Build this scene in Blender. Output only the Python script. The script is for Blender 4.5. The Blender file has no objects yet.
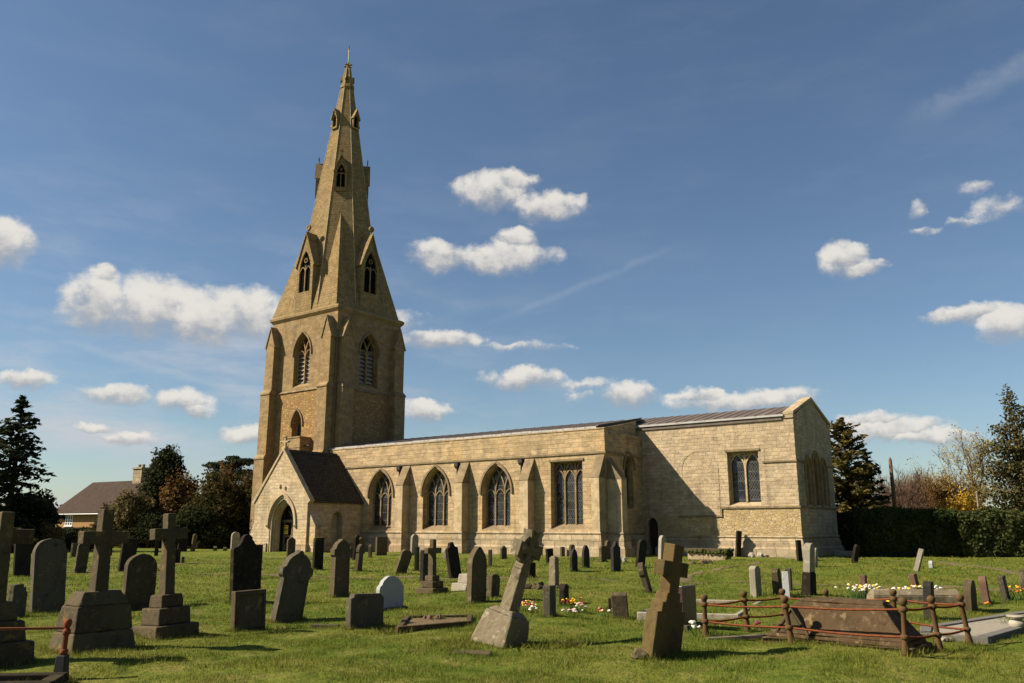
import bpy, bmesh, math, random
import numpy as np
from mathutils import Vector, Matrix
from mathutils.geometry import tessellate_polygon

SC = bpy.context.scene
COL = SC.collection
R = math.radians
PI = math.pi

# ------------------------------------------------------------------ camera, sky, sun, exposure
cam = bpy.data.cameras.new('camera'); cam.sensor_width = 36; cam.lens = 29.04
cam.clip_start = 0.1; cam.clip_end = 5000
camo = bpy.data.objects.new('camera', cam); COL.objects.link(camo)
camo.location = (0, 0, 1.6); camo.rotation_euler = (R(90 + 12.69), 0, 0)
SC.camera = camo
SUN_EL, SUN_AZ = R(38), math.atan2(-0.9945, -0.105)      # azimuth clockwise from +Y
SKY_STRENGTH = 0.05
SUN_ENERGY = 5.0
SC.view_settings.view_transform = 'Standard'; SC.view_settings.look = 'None'
SC.view_settings.exposure = 0.9; SC.view_settings.gamma = 1; SC.view_settings.use_curve_mapping = False
sun = bpy.data.lights.new('sun', 'SUN'); sun.energy = SUN_ENERGY; sun.angle = R(0.53); sun.color = (1, .89, .72)
suno = bpy.data.objects.new('sun', sun); COL.objects.link(suno)
sd = Vector((math.sin(SUN_AZ) * math.cos(SUN_EL), math.cos(SUN_AZ) * math.cos(SUN_EL), math.sin(SUN_EL)))
suno.rotation_euler = sd.to_track_quat('Z', 'Y').to_euler()
suno.location = (-60, -10, 50)

def N(nt, typ, ins=None, **props):
    n = nt.nodes.new(typ)
    for k, v in props.items(): setattr(n, k, v)
    for k, v in (ins or {}).items():
        s = n.inputs[k]
        if isinstance(v, bpy.types.NodeSocket): nt.links.new(v, s)
        else:
            if s.type == 'RGBA' and len(v) == 3: v = (*v, 1)
            s.default_value = v
    return n
def math_(nt, op, a, b=0.0, c=None, clamp=False):
    n = nt.nodes.new('ShaderNodeMath'); n.operation = op; n.use_clamp = clamp
    for i, v in enumerate((a, b, c)):
        if v is None: continue
        if isinstance(v, bpy.types.NodeSocket): nt.links.new(v, n.inputs[i])
        else: n.inputs[i].default_value = v
    return n.outputs[0]
def vmath(nt, op, a, b=None, out=0):
    n = nt.nodes.new('ShaderNodeVectorMath'); n.operation = op
    for i, v in enumerate((a, b)):
        if v is None: continue
        if isinstance(v, bpy.types.NodeSocket): nt.links.new(v, n.inputs[i])
        else: n.inputs[i].default_value = v
    return n.outputs[out]
def ramp(nt, fac, a, b, smooth=True):
    return N(nt, 'ShaderNodeMapRange', {'Value': fac, 'From Min': a, 'From Max': b},
             interpolation_type='SMOOTHSTEP' if smooth else 'LINEAR').outputs[0]
def mix(nt, fac, a, b, blend='MIX'):
    n = nt.nodes.new('ShaderNodeMix'); n.data_type = 'RGBA'; n.blend_type = blend; n.clamp_factor = True
    for s, v in ((n.inputs[0], fac), (n.inputs[6], a), (n.inputs[7], b)):
        if isinstance(v, bpy.types.NodeSocket): nt.links.new(v, s)
        elif s.type == 'RGBA': s.default_value = (*v, 1)
        else: s.default_value = v
    return n.outputs[2]
def noise(nt, vec, scale, detail=4, rough=.55, out=0, dim='3D'):
    n = N(nt, 'ShaderNodeTexNoise', {'Scale': scale, 'Detail': detail, 'Roughness': rough}, noise_dimensions=dim)
    if vec is not None: nt.links.new(vec, n.inputs['Vector'])
    return n.outputs[out]

# clouds drifting low over the fields: azimuth, elevation, half width, half height (radians)
CLOUDS=[(-0.4769,0.2393,0.0404,0.0387,1.00),(-0.4257,0.2396,0.0641,0.0374,1.00),(-0.3661,0.2340,0.0669,0.0361,1.00),(-0.3164,0.2403,0.0435,0.0345,1.00),(-0.4751,0.2701,0.0161,0.0129,1.00),(-0.5785,0.2891,0.0385,0.0302,1.00),(-0.0259,0.4004,0.0569,0.0233,1.00),(0.0039,0.4122,0.0337,0.0163,1.00),(0.0489,0.3813,0.0512,0.0188,1.00),(-0.0912,0.3234,0.0430,0.0214,1.00),(-0.0152,0.3222,0.0761,0.0215,1.00),(0.0038,0.3438,0.0332,0.0167,1.00),(0.4001,0.2983,0.0298,0.0221,1.00),(0.4172,0.2851,0.0272,0.0099,1.00),(0.5201,0.2223,0.0440,0.0116,1.00),(0.5536,0.2054,0.0335,0.0227,1.00),(0.5613,0.3296,0.0408,0.0197,0.34),(0.5374,0.3541,0.0284,0.0123,0.34),(0.4863,0.3173,0.0238,0.0080,0.34),(0.4787,0.3423,0.0151,0.0143,0.34),(0.5264,0.3192,0.0313,0.0078,0.34),(-0.0891,0.2224,0.0544,0.0145,1.00),(-0.1292,0.2479,0.0370,0.0162,0.34),(0.0160,0.1749,0.0539,0.0157,1.00),(0.1434,0.1564,0.0405,0.0167,1.00),(0.0893,0.1706,0.0654,0.0108,0.34),(0.0805,0.1551,0.0255,0.0108,0.34),(0.2773,0.1451,0.0932,0.0139,1.00),(0.2260,0.1517,0.0391,0.0106,1.00),(0.4245,0.1046,0.0682,0.0153,1.00),(0.4154,0.1161,0.0399,0.0110,1.00),(0.4680,0.0939,0.0470,0.0096,1.00),(-0.5364,0.1518,0.0295,0.0104,1.00),(-0.4490,0.1404,0.0425,0.0130,1.00),(-0.3798,0.1379,0.0320,0.0168,1.00),(-0.3685,0.1295,0.0235,0.0090,1.00),(-0.4327,0.0956,0.0303,0.0087,1.00),(-0.4681,0.1046,0.0215,0.0064,1.00),(-0.1055,0.1356,0.0362,0.0120,1.00),(-0.3047,0.1027,0.0334,0.0125,1.00),(0.0161,0.2148,0.0927,0.0073,0.34)]
W = bpy.data.worlds.new('World'); SC.world = W; W.use_nodes = True
nt = W.node_tree; nt.nodes.clear()
sky = N(nt, 'ShaderNodeTexSky', sky_type='NISHITA', sun_disc=False, sun_elevation=SUN_EL, sun_rotation=SUN_AZ % (2 * PI),
        altitude=0, air_density=1.0, dust_density=.45, ozone_density=1.0)
dirv = nt.nodes.new('ShaderNodeTexCoord').outputs['Generated']
sep = N(nt, 'ShaderNodeSeparateXYZ', {0: dirv})
az = math_(nt, 'ARCTAN2', sep.outputs[0], sep.outputs[1])
el = math_(nt, 'ARCSINE', sep.outputs[2])
P0 = N(nt, 'ShaderNodeCombineXYZ', {0: az, 1: el}).outputs[0]
w1 = vmath(nt, 'SUBTRACT', noise(nt, vmath(nt, 'MULTIPLY', P0, (1, 1.1, 1)), 30, 6, .58, 1), (.5, .5, .5))
w1 = vmath(nt, 'MULTIPLY', w1, (.036, .030, 0))
P = vmath(nt, 'ADD', P0, w1)
M1 = M2 = None
for a, e, aw, eh, st in CLOUDS:
    q = vmath(nt, 'MULTIPLY', vmath(nt, 'SUBTRACT', P, (a, e, 0)), (1 / aw, 1 / eh, 0))
    d = math_(nt, 'SUBTRACT', st, vmath(nt, 'DOT_PRODUCT', q, q, 1))
    qy = N(nt, 'ShaderNodeSeparateXYZ', {0: q}).outputs[1]
    t = math_(nt, 'MULTIPLY_ADD', qy, .5, d)
    M1 = d if M1 is None else math_(nt, 'MAXIMUM', M1, d)
    M2 = t if M2 is None else math_(nt, 'MAXIMUM', M2, t)
fb = noise(nt, vmath(nt, 'MULTIPLY', P0, (1, 1.15, 1)), 38, 8, .6)
dens = math_(nt, 'ADD', M1, math_(nt, 'MULTIPLY', math_(nt, 'SUBTRACT', fb, .52), 1.55))
top = math_(nt, 'ADD', math_(nt, 'SUBTRACT', M2, M1), math_(nt, 'MULTIPLY', math_(nt, 'SUBTRACT', fb, .5), 1.2))
top = ramp(nt, top, -.42, .32)
cl = N(nt, 'ShaderNodeMapRange', {'Value': dens, 'From Min': -.3, 'From Max': math_(nt, 'MULTIPLY_ADD', top, -.65, 1.25)}, interpolation_type='SMOOTHSTEP').outputs[0]
ccol = mix(nt, top, (4.1, 4.2, 4.5), (8.8, 8.4, 7.7))
# thin vapour trails and wisps
def trail(a0, e0, a1, e1, wd, k):
    L = math.hypot(a1 - a0, e1 - e0); dx, dy = (a1 - a0) / L, (e1 - e0) / L
    s = math_(nt, 'ADD', math_(nt, 'MULTIPLY', math_(nt, 'SUBTRACT', az, a0), dx), math_(nt, 'MULTIPLY', math_(nt, 'SUBTRACT', el, e0), dy))
    c = math_(nt, 'ADD', math_(nt, 'MULTIPLY', math_(nt, 'SUBTRACT', az, a0), -dy), math_(nt, 'MULTIPLY', math_(nt, 'SUBTRACT', el, e0), dx))
    c = math_(nt, 'ADD', c, math_(nt, 'MULTIPLY', math_(nt, 'SUBTRACT', fb, .5), wd * 1.5))
    a = ramp(nt, math_(nt, 'ABSOLUTE', c), wd, 0)
    b = math_(nt, 'MULTIPLY', ramp(nt, s, 0, L * .3), ramp(nt, s, L * 1.05, L * .6))
    return math_(nt, 'MULTIPLY', math_(nt, 'MULTIPLY', a, b), math_(nt, 'MULTIPLY', fb, k))
tr = math_(nt, 'ADD', trail(.66, .475, .46, .43, .018, .32), trail(.2297, .3401, -.0522, .2351, .007, .2))
tr = math_(nt, 'ADD', tr, trail(-.52, .197, -.30, .150, .008, .4))
wis = noise(nt, vmath(nt, 'MULTIPLY', P0, (1, 3.5, 1)), 5, 6, .6)
lowl = math_(nt, 'MULTIPLY', ramp(nt, el, .42, .0), ramp(nt, az, .25, -.5))
tr = math_(nt, 'ADD', tr, math_(nt, 'MULTIPLY', ramp(nt, wis, .40, .8), math_(nt, 'ADD', .06, math_(nt, 'MULTIPLY', lowl, 1.5))))
skyc = mix(nt, 1.0, sky.outputs[0], (.93, 1.02, 1.08), 'MULTIPLY')
tr = math_(nt, 'MULTIPLY', tr, ramp(nt, el, -.01, .03))
skyc = mix(nt, tr, skyc, (6.0, 6.3, 6.8))
skyc = mix(nt, math_(nt, 'MULTIPLY', cl, .93), skyc, ccol)
bg = N(nt, 'ShaderNodeBackground', {'Color': skyc, 'Strength': SKY_STRENGTH})
nt.links.new(bg.outputs[0], N(nt, 'ShaderNodeOutputWorld').inputs[0])
W.cycles.sampling_method = 'MANUAL'; W.cycles.sample_map_resolution = 512

# ------------------------------------------------------------------ mesh builder
def ident(u, v, w): return (u, v, w)
class MB:
    def __init__(s): s.v = []; s.f = []; s.m = []
    def add(s, vs, fs, mi=0):
        b = len(s.v); s.v += [tuple(p) for p in vs]
        for f in fs: s.f.append(tuple(b + i for i in f)); s.m.append(mi)
        return s
    def hexa(s, lo, hi, mi=0):          # two quads of four points
        return s.add(list(lo) + list(hi), [(3, 2, 1, 0), (4, 5, 6, 7), (0, 1, 5, 4), (1, 2, 6, 5), (2, 3, 7, 6), (3, 0, 4, 7)], mi)
    def box(s, x0, x1, y0, y1, z0, z1, mi=0): return s.frust((x0, x1, y0, y1), z0, (x0, x1, y0, y1), z1, mi)
    def frust(s, a, z0, b, z1, mi=0):
        q = lambda r, z: [(r[0], r[2], z), (r[1], r[2], z), (r[1], r[3], z), (r[0], r[3], z)]
        return s.hexa(q(a, z0), q(b, z1), mi)
    def prism(s, outer, holes, w0, w1, fn=ident, mi=0):
        loops = [list(outer)] + [list(h) for h in holes]
        flat = [p for l in loops for p in l]
        tris = tessellate_polygon([[Vector((p[0], p[1], 0)) for p in l] for l in loops])
        n = len(flat)
        vs = [fn(p[0], p[1], w0) for p in flat] + [fn(p[0], p[1], w1) for p in flat]
        fs = []
        for t in tris:
            a, b, c = t
            A, B, C = flat[a], flat[b], flat[c]
            if (B[0] - A[0]) * (C[1] - A[1]) - (B[1] - A[1]) * (C[0] - A[0]) < 0: a, c = c, a
            fs.append((c, b, a)); fs.append((n + a, n + b, n + c))
        o = 0
        for l in loops:
            k = len(l)
            for i in range(k):
                j = (i + 1) % k
                fs.append((o + i, o + j, n + o + j, n + o + i))
            o += k
        return s.add(vs, fs, mi)
    def strip(s, path, hw, w0, w1, fn=ident, mi=0, closed=False):
        k = len(path); L = []; Rr = []
        for i, p in enumerate(path):
            a = path[(i - 1) % k] if (i or closed) else p
            b = path[(i + 1) % k] if (i < k - 1 or closed) else p
            tx, ty = b[0] - a[0], b[1] - a[1]; l = math.hypot(tx, ty) or 1
            nx, ny = -ty / l * hw, tx / l * hw
            L.append((p[0] + nx, p[1] + ny)); Rr.append((p[0] - nx, p[1] - ny))
        vs = [fn(*p, w0) for p in L] + [fn(*p, w0) for p in Rr] + [fn(*p, w1) for p in L] + [fn(*p, w1) for p in Rr]
        fs = []
        for i in range(k if closed else k - 1):
            j = (i + 1) % k
            fs += [(i, j, k + j, k + i), (2*k + j, 2*k + i, 3*k + i, 3*k + j), (j, i, 2*k + i, 2*k + j), (k + i, k + j, 3*k + j, 3*k + i)]
        if not closed:
            e = k - 1
            fs += [(0, k, 3*k, 2*k), (k + e, e, 2*k + e, 3*k + e)]
        return s.add(vs, fs, mi)
    def tube(s, pts, r, n=6, mi=0, caps=True):
        pts = [Vector(p) for p in pts]; rs = r if isinstance(r, (list, tuple)) else [r] * len(pts)
        vs = []; fs = []; k = len(pts)
        for i, p in enumerate(pts):
            t = (pts[min(i + 1, k - 1)] - pts[max(i - 1, 0)])
            t = t.normalized() if t.length else Vector((0, 0, 1))
            x = t.cross(Vector((0, 0, 1)) if abs(t.z) < .9 else Vector((1, 0, 0))).normalized(); y = t.cross(x)
            for j in range(n):
                a = 2 * PI * j / n
                vs.append(p + x * (math.cos(a) * rs[i]) + y * (math.sin(a) * rs[i]))
        for i in range(k - 1):
            for j in range(n):
                fs.append((i*n + j, i*n + (j+1) % n, (i+1)*n + (j+1) % n, (i+1)*n + j))
        if caps: fs += [tuple(range(n))[::-1], tuple((k-1)*n + j for j in range(n))]
        return s.add(vs, fs, mi)
    def lathe(s, prof, c=(0, 0, 0), n=12, mi=0):
        vs = []; fs = []; k = len(prof)
        for r, z in prof:
            for j in range(n):
                a = 2 * PI * j / n; vs.append((c[0] + r * math.cos(a), c[1] + r * math.sin(a), c[2] + z))
        for i in range(k - 1):
            for j in range(n): fs.append((i*n + j, i*n + (j+1) % n, (i+1)*n + (j+1) % n, (i+1)*n + j))
        fs += [tuple(range(n))[::-1], tuple((k-1)*n + j for j in range(n))]
        return s.add(vs, fs, mi)
    def rock(s, c, r, rng, mi=0, sq=.7):
        bm = bmesh.new(); bmesh.ops.create_icosphere(bm, subdivisions=2, radius=1)
        ph = [rng.uniform(0, 6) for _ in range(6)]
        vs = []
        for v in bm.verts:
            p = v.co; k = 1 + .22 * math.sin(3 * p.x + ph[0]) * math.cos(2.5 * p.y + ph[1]) + .13 * math.sin(6 * p.z + ph[2] + 4 * p.x)
            vs.append((c[0] + p.x * k * r[0], c[1] + p.y * k * r[1], c[2] + p.z * k * r[2]))
        fs = [tuple(v.index for v in f.verts) for f in bm.faces]; bm.free()
        return s.add(vs, fs, mi)
    def build(s, name, mats, parent=None, smooth=False, bevel=0, recalc=True):
        me = bpy.data.meshes.new(name)
        me.from_pydata(s.v, [], s.f)
        for m in (mats if isinstance(mats, (list, tuple)) else [mats]): me.materials.append(m)
        me.polygons.foreach_set('material_index', s.m)
        if recalc:
            bm = bmesh.new(); bm.from_mesh(me); bmesh.ops.recalc_face_normals(bm, faces=bm.faces); bm.to_mesh(me); bm.free()
        if smooth: me.polygons.foreach_set('use_smooth', [True] * len(me.polygons))
        o = bpy.data.objects.new(name, me); COL.objects.link(o)
        if parent is not None: o.parent = parent
        if bevel:
            b = o.modifiers.new('bevel', 'BEVEL'); b.width = bevel; b.segments = 2; b.limit_method = 'ANGLE'; b.angle_limit = R(35)
        return o
def raw_mesh(name, verts, nper, mats, parent=None, mi=None):    # numpy soup of triangles or quads
    n = len(verts) // nper
    me = bpy.data.meshes.new(name)
    me.vertices.add(len(verts)); me.vertices.foreach_set('co', np.asarray(verts, dtype=np.float32).ravel())
    me.loops.add(len(verts)); me.loops.foreach_set('vertex_index', np.arange(len(verts), dtype=np.int32))
    me.polygons.add(n); me.polygons.foreach_set('loop_start', np.arange(0, len(verts), nper, dtype=np.int32))
    for m in (mats if isinstance(mats, (list, tuple)) else [mats]): me.materials.append(m)
    if mi is not None: me.polygons.foreach_set('material_index', np.asarray(mi, dtype=np.int32))
    me.update(calc_edges=True)
    o = bpy.data.objects.new(name, me); COL.objects.link(o)
    if parent is not None: o.parent = parent
    return o
ROUGH = bpy.data.textures.new('stone roughness', 'CLOUDS'); ROUGH.noise_scale = .09; ROUGH.noise_depth = 3
ROUGH2 = bpy.data.textures.new('stone lumps', 'CLOUDS'); ROUGH2.noise_scale = .3; ROUGH2.noise_depth = 3
def rough(o, lv=3, k=.012, tex=None):           # weathered, chipped surface
    m = o.modifiers.new('divide', 'SUBSURF'); m.subdivision_type = 'SIMPLE'; m.levels = m.render_levels = lv
    d = o.modifiers.new('weathering', 'DISPLACE'); d.texture = tex or ROUGH; d.strength = k; d.mid_level = .55; d.texture_coords = 'GLOBAL'
    return o
def tag(o, label=None, cat=None, group=None, kind=None):
    if label: o['label'] = label
    if cat: o['category'] = cat
    if group: o['group'] = group
    if kind: o['kind'] = kind
    return o
def empty(name, loc=(0, 0, 0), rot=None):
    o = bpy.data.objects.new(name, None); COL.objects.link(o); o.location = loc; o.empty_display_size = .3
    if rot is not None: o.rotation_euler = rot
    return o
CH_ANG = math.atan2(-.599, .801)                    # the church axis, east
ED = Vector((math.cos(CH_ANG), math.sin(CH_ANG), 0)); ND = Vector((-ED.y, ED.x, 0))
CHO = Vector((15.67, 45.89, 0))                     # south-east corner of the chancel
def chw(a, d, z=0): return CHO + ED * a + ND * d + Vector((0, 0, z))
def leaned(rz, lean=0, fwd=0):                      # yaw, then lean sideways / back
    return (Matrix.Rotation(R(lean), 3, 'Y') @ Matrix.Rotation(R(fwd), 3, 'X') @ Matrix.Rotation(rz, 3, 'Z')).to_euler()
def hgt(x, y):
    f = 1 / (1 + ((x * x + y * y) / 3600) ** 2)
    return f * (.045 * math.sin(.9 * x + .35 * y) * math.cos(.6 * y - .2 * x) + .026 * math.sin(2.1 * x - 1.3 * y + 1) + .020 * math.sin(1.7 * y + .8 * x)
                + .016 * math.sin(3.9 * x + 2.3 * y) * math.sin(3.1 * y - 1.7 * x))

# ------------------------------------------------------------------ materials
MAT = {}
def newmat(name):
    m = bpy.data.materials.new(name); m.use_nodes = True; t = m.node_tree; t.nodes.clear(); MAT[name] = m
    return m, t
def finish(t, col, rough=.9, bump=None, bstr=.4, bdist=.02, spec=.25, metal=0, extra=None):
    ins = {'Base Color': col, 'Roughness': rough, 'Metallic': metal, 'Specular IOR Level': spec}
    b = N(t, 'ShaderNodeBsdfPrincipled', ins)
    if bump is not None:
        bn = N(t, 'ShaderNodeBump', {'Height': bump, 'Strength': bstr, 'Distance': bdist}); t.links.new(bn.outputs[0], b.inputs['Normal'])
    out = b.outputs[0]
    if extra: out = extra(out, b)
    t.links.new(out, N(t, 'ShaderNodeOutputMaterial').inputs[0])
def wall_uv(t, warp=.03):
    co = t.nodes.new('ShaderNodeTexCoord').outputs['Object']
    s = N(t, 'ShaderNodeSeparateXYZ', {0: co})
    u = math_(t, 'ADD', s.outputs[0], s.outputs[1])
    uv = N(t, 'ShaderNodeCombineXYZ', {0: u, 1: s.outputs[2]}).outputs[0]
    wv = vmath(t, 'MULTIPLY', vmath(t, 'SUBTRACT', noise(t, co, 1.3, 3, .6, 1), (.5, .5, .5)), (warp, warp, 0))
    return co, vmath(t, 'ADD', uv, wv), s.outputs[2]
def ashlar(name, c1, c2, cm, bw, bh, mort=.02, blotch=(.30, .20, .09), bl=.5, dark=(.10, .085, .06), dk=.5, warp=.09, bstr=.5, streak=.6):
    m, t = newmat(name); co, uv, z = wall_uv(t, warp)
    br = N(t, 'ShaderNodeTexBrick', {'Vector': uv, 'Color1': c1, 'Color2': c2, 'Mortar': cm, 'Scale': 1.0, 'Mortar Size': mort, 'Mortar Smooth': .4,
                                     'Bias': -.1, 'Brick Width': bw, 'Row Height': bh}, offset=.5, squash=1.35, squash_frequency=3)
    n1 = noise(t, co, .45, 5, .6); n2 = noise(t, co, 2.3, 6, .65); n3 = noise(t, co, 14, 5, .7)
    col = mix(t, math_(t, 'MULTIPLY', ramp(t, n1, .48, .72), bl), br.outputs[0], blotch)
    vor = N(t, 'ShaderNodeTexVoronoi', {'Vector': vmath(t, 'MULTIPLY', uv, (1.5 / bw, 1 / bh, 1)), 'Scale': 1.0}).outputs['Color']
    hv = N(t, 'ShaderNodeSeparateXYZ', {0: vor}).outputs[0]
    col = mix(t, .5, col, mix(t, hv, (.66, .64, .61), (1.34, 1.29, 1.22)), 'MULTIPLY')
    st = noise(t, vmath(t, 'MULTIPLY', co, (1.6, 1.6, .16)), 1.0, 5, .6)
    col = mix(t, math_(t, 'MULTIPLY', ramp(t, st, .5, .78), streak), col, dark)
    col = mix(t, math_(t, 'MULTIPLY', ramp(t, n2, .55, .8), dk), col, dark)
    col = mix(t, math_(t, 'MULTIPLY', ramp(t, n3, .3, .75), .35), col, mix(t, .5, col, (.62, .6, .55), 'MULTIPLY'))
    n5 = noise(t, co, 6.5, 6, .75)
    col = mix(t, math_(t, 'MULTIPLY', ramp(t, n5, .44, .64), .5), col, mix(t, 1.0, col, (.68, .66, .6), 'MULTIPLY'))
    col = mix(t, math_(t, 'MULTIPLY', ramp(t, br.outputs[1], .1, .7), .16), col, mix(t, 1.0, col, (.5, .47, .42), 'MULTIPLY'))
    h = math_(t, 'SUBTRACT', math_(t, 'MULTIPLY', n3, .5), math_(t, 'MULTIPLY', br.outputs[1], .8))
    h = math_(t, 'ADD', h, math_(t, 'MULTIPLY', n5, .8))
    h = math_(t, 'ADD', h, math_(t, 'MULTIPLY', hv, .5))
    finish(t, col, .93, h, min(1, bstr * 1.3), .045, .12)
    return m
def rubble(name, c1, c2, c3, cm, sc, bstr=.8):
    m, t = newmat(name); co, uv, z = wall_uv(t, .12)
    v = vmath(t, 'MULTIPLY', uv, (1, 1.9, 1))
    va = N(t, 'ShaderNodeTexVoronoi', {'Vector': v, 'Scale': sc}); ve = N(t, 'ShaderNodeTexVoronoi', {'Vector': v, 'Scale': sc}, feature='DISTANCE_TO_EDGE')
    s = N(t, 'ShaderNodeSeparateXYZ', {0: va.outputs['Color']})
    col = mix(t, s.outputs[0], c1, c2); col = mix(t, ramp(t, s.outputs[1], .72, .8), col, c3)
    e = ramp(t, ve.outputs[0], .0, .09)
    col = mix(t, e, cm, col)
    n2 = noise(t, co, 1.1, 6, .65); n3 = noise(t, co, 16, 4, .7)
    col = mix(t, math_(t, 'MULTIPLY', ramp(t, n2, .5, .8), .5), col, (.12, .095, .06))
    h = math_(t, 'ADD', e, math_(t, 'MULTIPLY', n3, .4))
    finish(t, col, .95, h, bstr, .04, .1)
    return m
ashlar('nave stone', (0.445, 0.332, 0.193), (0.346, 0.254, 0.145), (0.367, 0.292, 0.201), .62, .26, blotch=(0.523, 0.349, 0.151), bl=.6, dk=.45)
ashlar('chancel stone', (0.457, 0.357, 0.230), (0.377, 0.295, 0.191), (0.389, 0.318, 0.230), .50, .205, blotch=(0.489, 0.409, 0.296), bl=.6, dk=.4, streak=.5)
rubble('chancel rubble', (.42, .31, .15), (.33, .24, .125), (.44, .34, .20), (.31, .235, .135), 3.8, .6)
ashlar('plinth stone', (0.388, 0.315, 0.210), (0.304, 0.242, 0.157), (0.231, 0.189, 0.126), .8, .42, blotch=(0.315, 0.199, 0.094), bl=.6, dk=.65, dark=(0.137, 0.110, 0.073))
ashlar('dressed stone', (0.445, 0.349, 0.217), (0.389, 0.303, 0.186), (0.377, 0.303, 0.205), .7, .40, mort=.006, blotch=(0.367, 0.303, 0.229), dk=.4, bstr=.25, warp=.02)
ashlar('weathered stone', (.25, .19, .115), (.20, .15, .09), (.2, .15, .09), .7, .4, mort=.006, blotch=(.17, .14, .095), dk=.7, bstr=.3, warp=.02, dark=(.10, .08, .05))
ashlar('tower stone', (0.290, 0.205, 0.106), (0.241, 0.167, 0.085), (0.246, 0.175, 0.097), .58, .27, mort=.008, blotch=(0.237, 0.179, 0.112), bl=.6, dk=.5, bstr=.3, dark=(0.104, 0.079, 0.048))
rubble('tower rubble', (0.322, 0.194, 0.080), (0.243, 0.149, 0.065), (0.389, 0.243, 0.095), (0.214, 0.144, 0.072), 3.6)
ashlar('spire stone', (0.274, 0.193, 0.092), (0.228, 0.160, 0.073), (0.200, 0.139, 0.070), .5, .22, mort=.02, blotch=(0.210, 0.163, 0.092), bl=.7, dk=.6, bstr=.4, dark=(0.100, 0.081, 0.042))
ashlar('porch stone', (0.478, 0.381, 0.254), (0.411, 0.320, 0.205), (0.445, 0.370, 0.266), .5, .21, blotch=(0.489, 0.349, 0.168), bl=.6, dk=.3)
def simple(name, col, rough=.9, var=.3, sc=6, col2=None, spec=.2, metal=0, bstr=.3, bd=.01, thr=(.45, .7), coord='Object'):
    m, t = newmat(name); co = t.nodes.new('ShaderNodeTexCoord').outputs[coord]
    n1 = noise(t, co, sc, 6, .65); n2 = noise(t, co, sc * 7, 4, .7)
    c = mix(t, math_(t, 'MULTIPLY', ramp(t, n1, *thr), 1.0 if col2 else var), col, col2 or tuple(x * .45 for x in col))
    c = mix(t, math_(t, 'MULTIPLY', n2, var), c, tuple(x * .5 for x in col))
    finish(t, c, rough, n2, bstr, bd, spec, metal)
    return m
def headstone_mat(name, col, lichen, dirt, kl=.6, rough=.9, spec=.2):
    m, t = newmat(name); co = t.nodes.new('ShaderNodeTexCoord').outputs['Object']
    rnd = N(t, 'ShaderNodeObjectInfo').outputs['Random']
    off = N(t, 'ShaderNodeCombineXYZ', {0: math_(t, 'MULTIPLY', rnd, 37), 1: math_(t, 'MULTIPLY', rnd, 71), 2: math_(t, 'MULTIPLY', rnd, 13)}).outputs[0]
    co = vmath(t, 'ADD', co, off)
    n1 = noise(t, co, 2.6, 6, .65); n2 = noise(t, co, 9, 7, .72); n3 = noise(t, co, 45, 3, .7); n4 = noise(t, co, 1.2, 4, .5); n5 = noise(t, co, 5.5, 5, .6)
    c = mix(t, rnd, tuple(x * .72 for x in col), tuple(min(1, x * 1.2) for x in col))
    c = mix(t, math_(t, 'MULTIPLY', ramp(t, n1, .5, .72), .7), c, dirt)
    c = mix(t, math_(t, 'MULTIPLY', ramp(t, n2, .54, .64), kl), c, lichen)
    c = mix(t, math_(t, 'MULTIPLY', ramp(t, n4, .55, .75), .35), c, (.14, .115, .035))
    c = mix(t, math_(t, 'MULTIPLY', ramp(t, n5, .60, .66), kl), c, tuple(min(.6, x * 1.5) for x in lichen))
    c = mix(t, math_(t, 'MULTIPLY', ramp(t, n5, .40, .30), .6), c, tuple(x * .55 for x in dirt))
    c = mix(t, math_(t, 'MULTIPLY', n3, .4), c, tuple(x * .5 for x in col))
    finish(t, c, rough, math_(t, 'ADD', n2, n3), .45, .012, spec)
    return m
headstone_mat('headstone limestone', (0.096, 0.071, 0.037), (0.160, 0.125, 0.066), (0.044, 0.035, 0.020))
headstone_mat('headstone grey', (0.086, 0.071, 0.048), (0.140, 0.119, 0.076), (0.044, 0.035, 0.023))
headstone_mat('headstone slate', (0.030, 0.023, 0.017), (0.065, 0.051, 0.028), (0.016, 0.013, 0.008), .4, .9, .06)
headstone_mat('headstone black', (0.024, 0.021, 0.018), (0.077, 0.070, 0.053), (0.022, 0.020, 0.018), .25, .7, .15)
headstone_mat('headstone pale', (0.343, 0.300, 0.226), (0.390, 0.359, 0.281), (0.172, 0.140, 0.094), .4)
headstone_mat('headstone white', (0.440, 0.440, 0.432), (0.416, 0.416, 0.392), (0.360, 0.352, 0.328), .25, .6)
headstone_mat('headstone sandstone', (0.168, 0.095, 0.063), (0.210, 0.154, 0.112), (0.105, 0.063, 0.042), .4)
headstone_mat('brown stone', (0.119, 0.079, 0.031), (0.142, 0.095, 0.037), (0.071, 0.048, 0.021), .4)
headstone_mat('cross stone', (0.088, 0.067, 0.036), (0.155, 0.097, 0.030), (0.042, 0.033, 0.018), .7)
headstone_mat('wheel cross stone', (0.196, 0.157, 0.097), (0.274, 0.234, 0.159), (0.077, 0.060, 0.035), .7)
headstone_mat('coped tomb stone', (0.076, 0.047, 0.022), (0.179, 0.129, 0.065), (0.032, 0.021, 0.010), .6)
headstone_mat('red granite', (.055, .03, .026), (.07, .045, .04), (.04, .02, .018), .2, .3, .5)
headstone_mat('ledger stone', (0.167, 0.152, 0.132), (0.196, 0.186, 0.162), (0.098, 0.088, 0.073), .4)
HM = {'lime': 'headstone limestone', 'grey': 'headstone grey', 'slate': 'headstone slate', 'black': 'headstone black', 'pale': 'headstone pale',
      'white': 'headstone white', 'pink': 'headstone sandstone'}
simple('rusty iron', (0.231, 0.065, 0.022), .9, .5, 14, (0.094, 0.034, 0.018), .2, 0, .6, .006)
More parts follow.
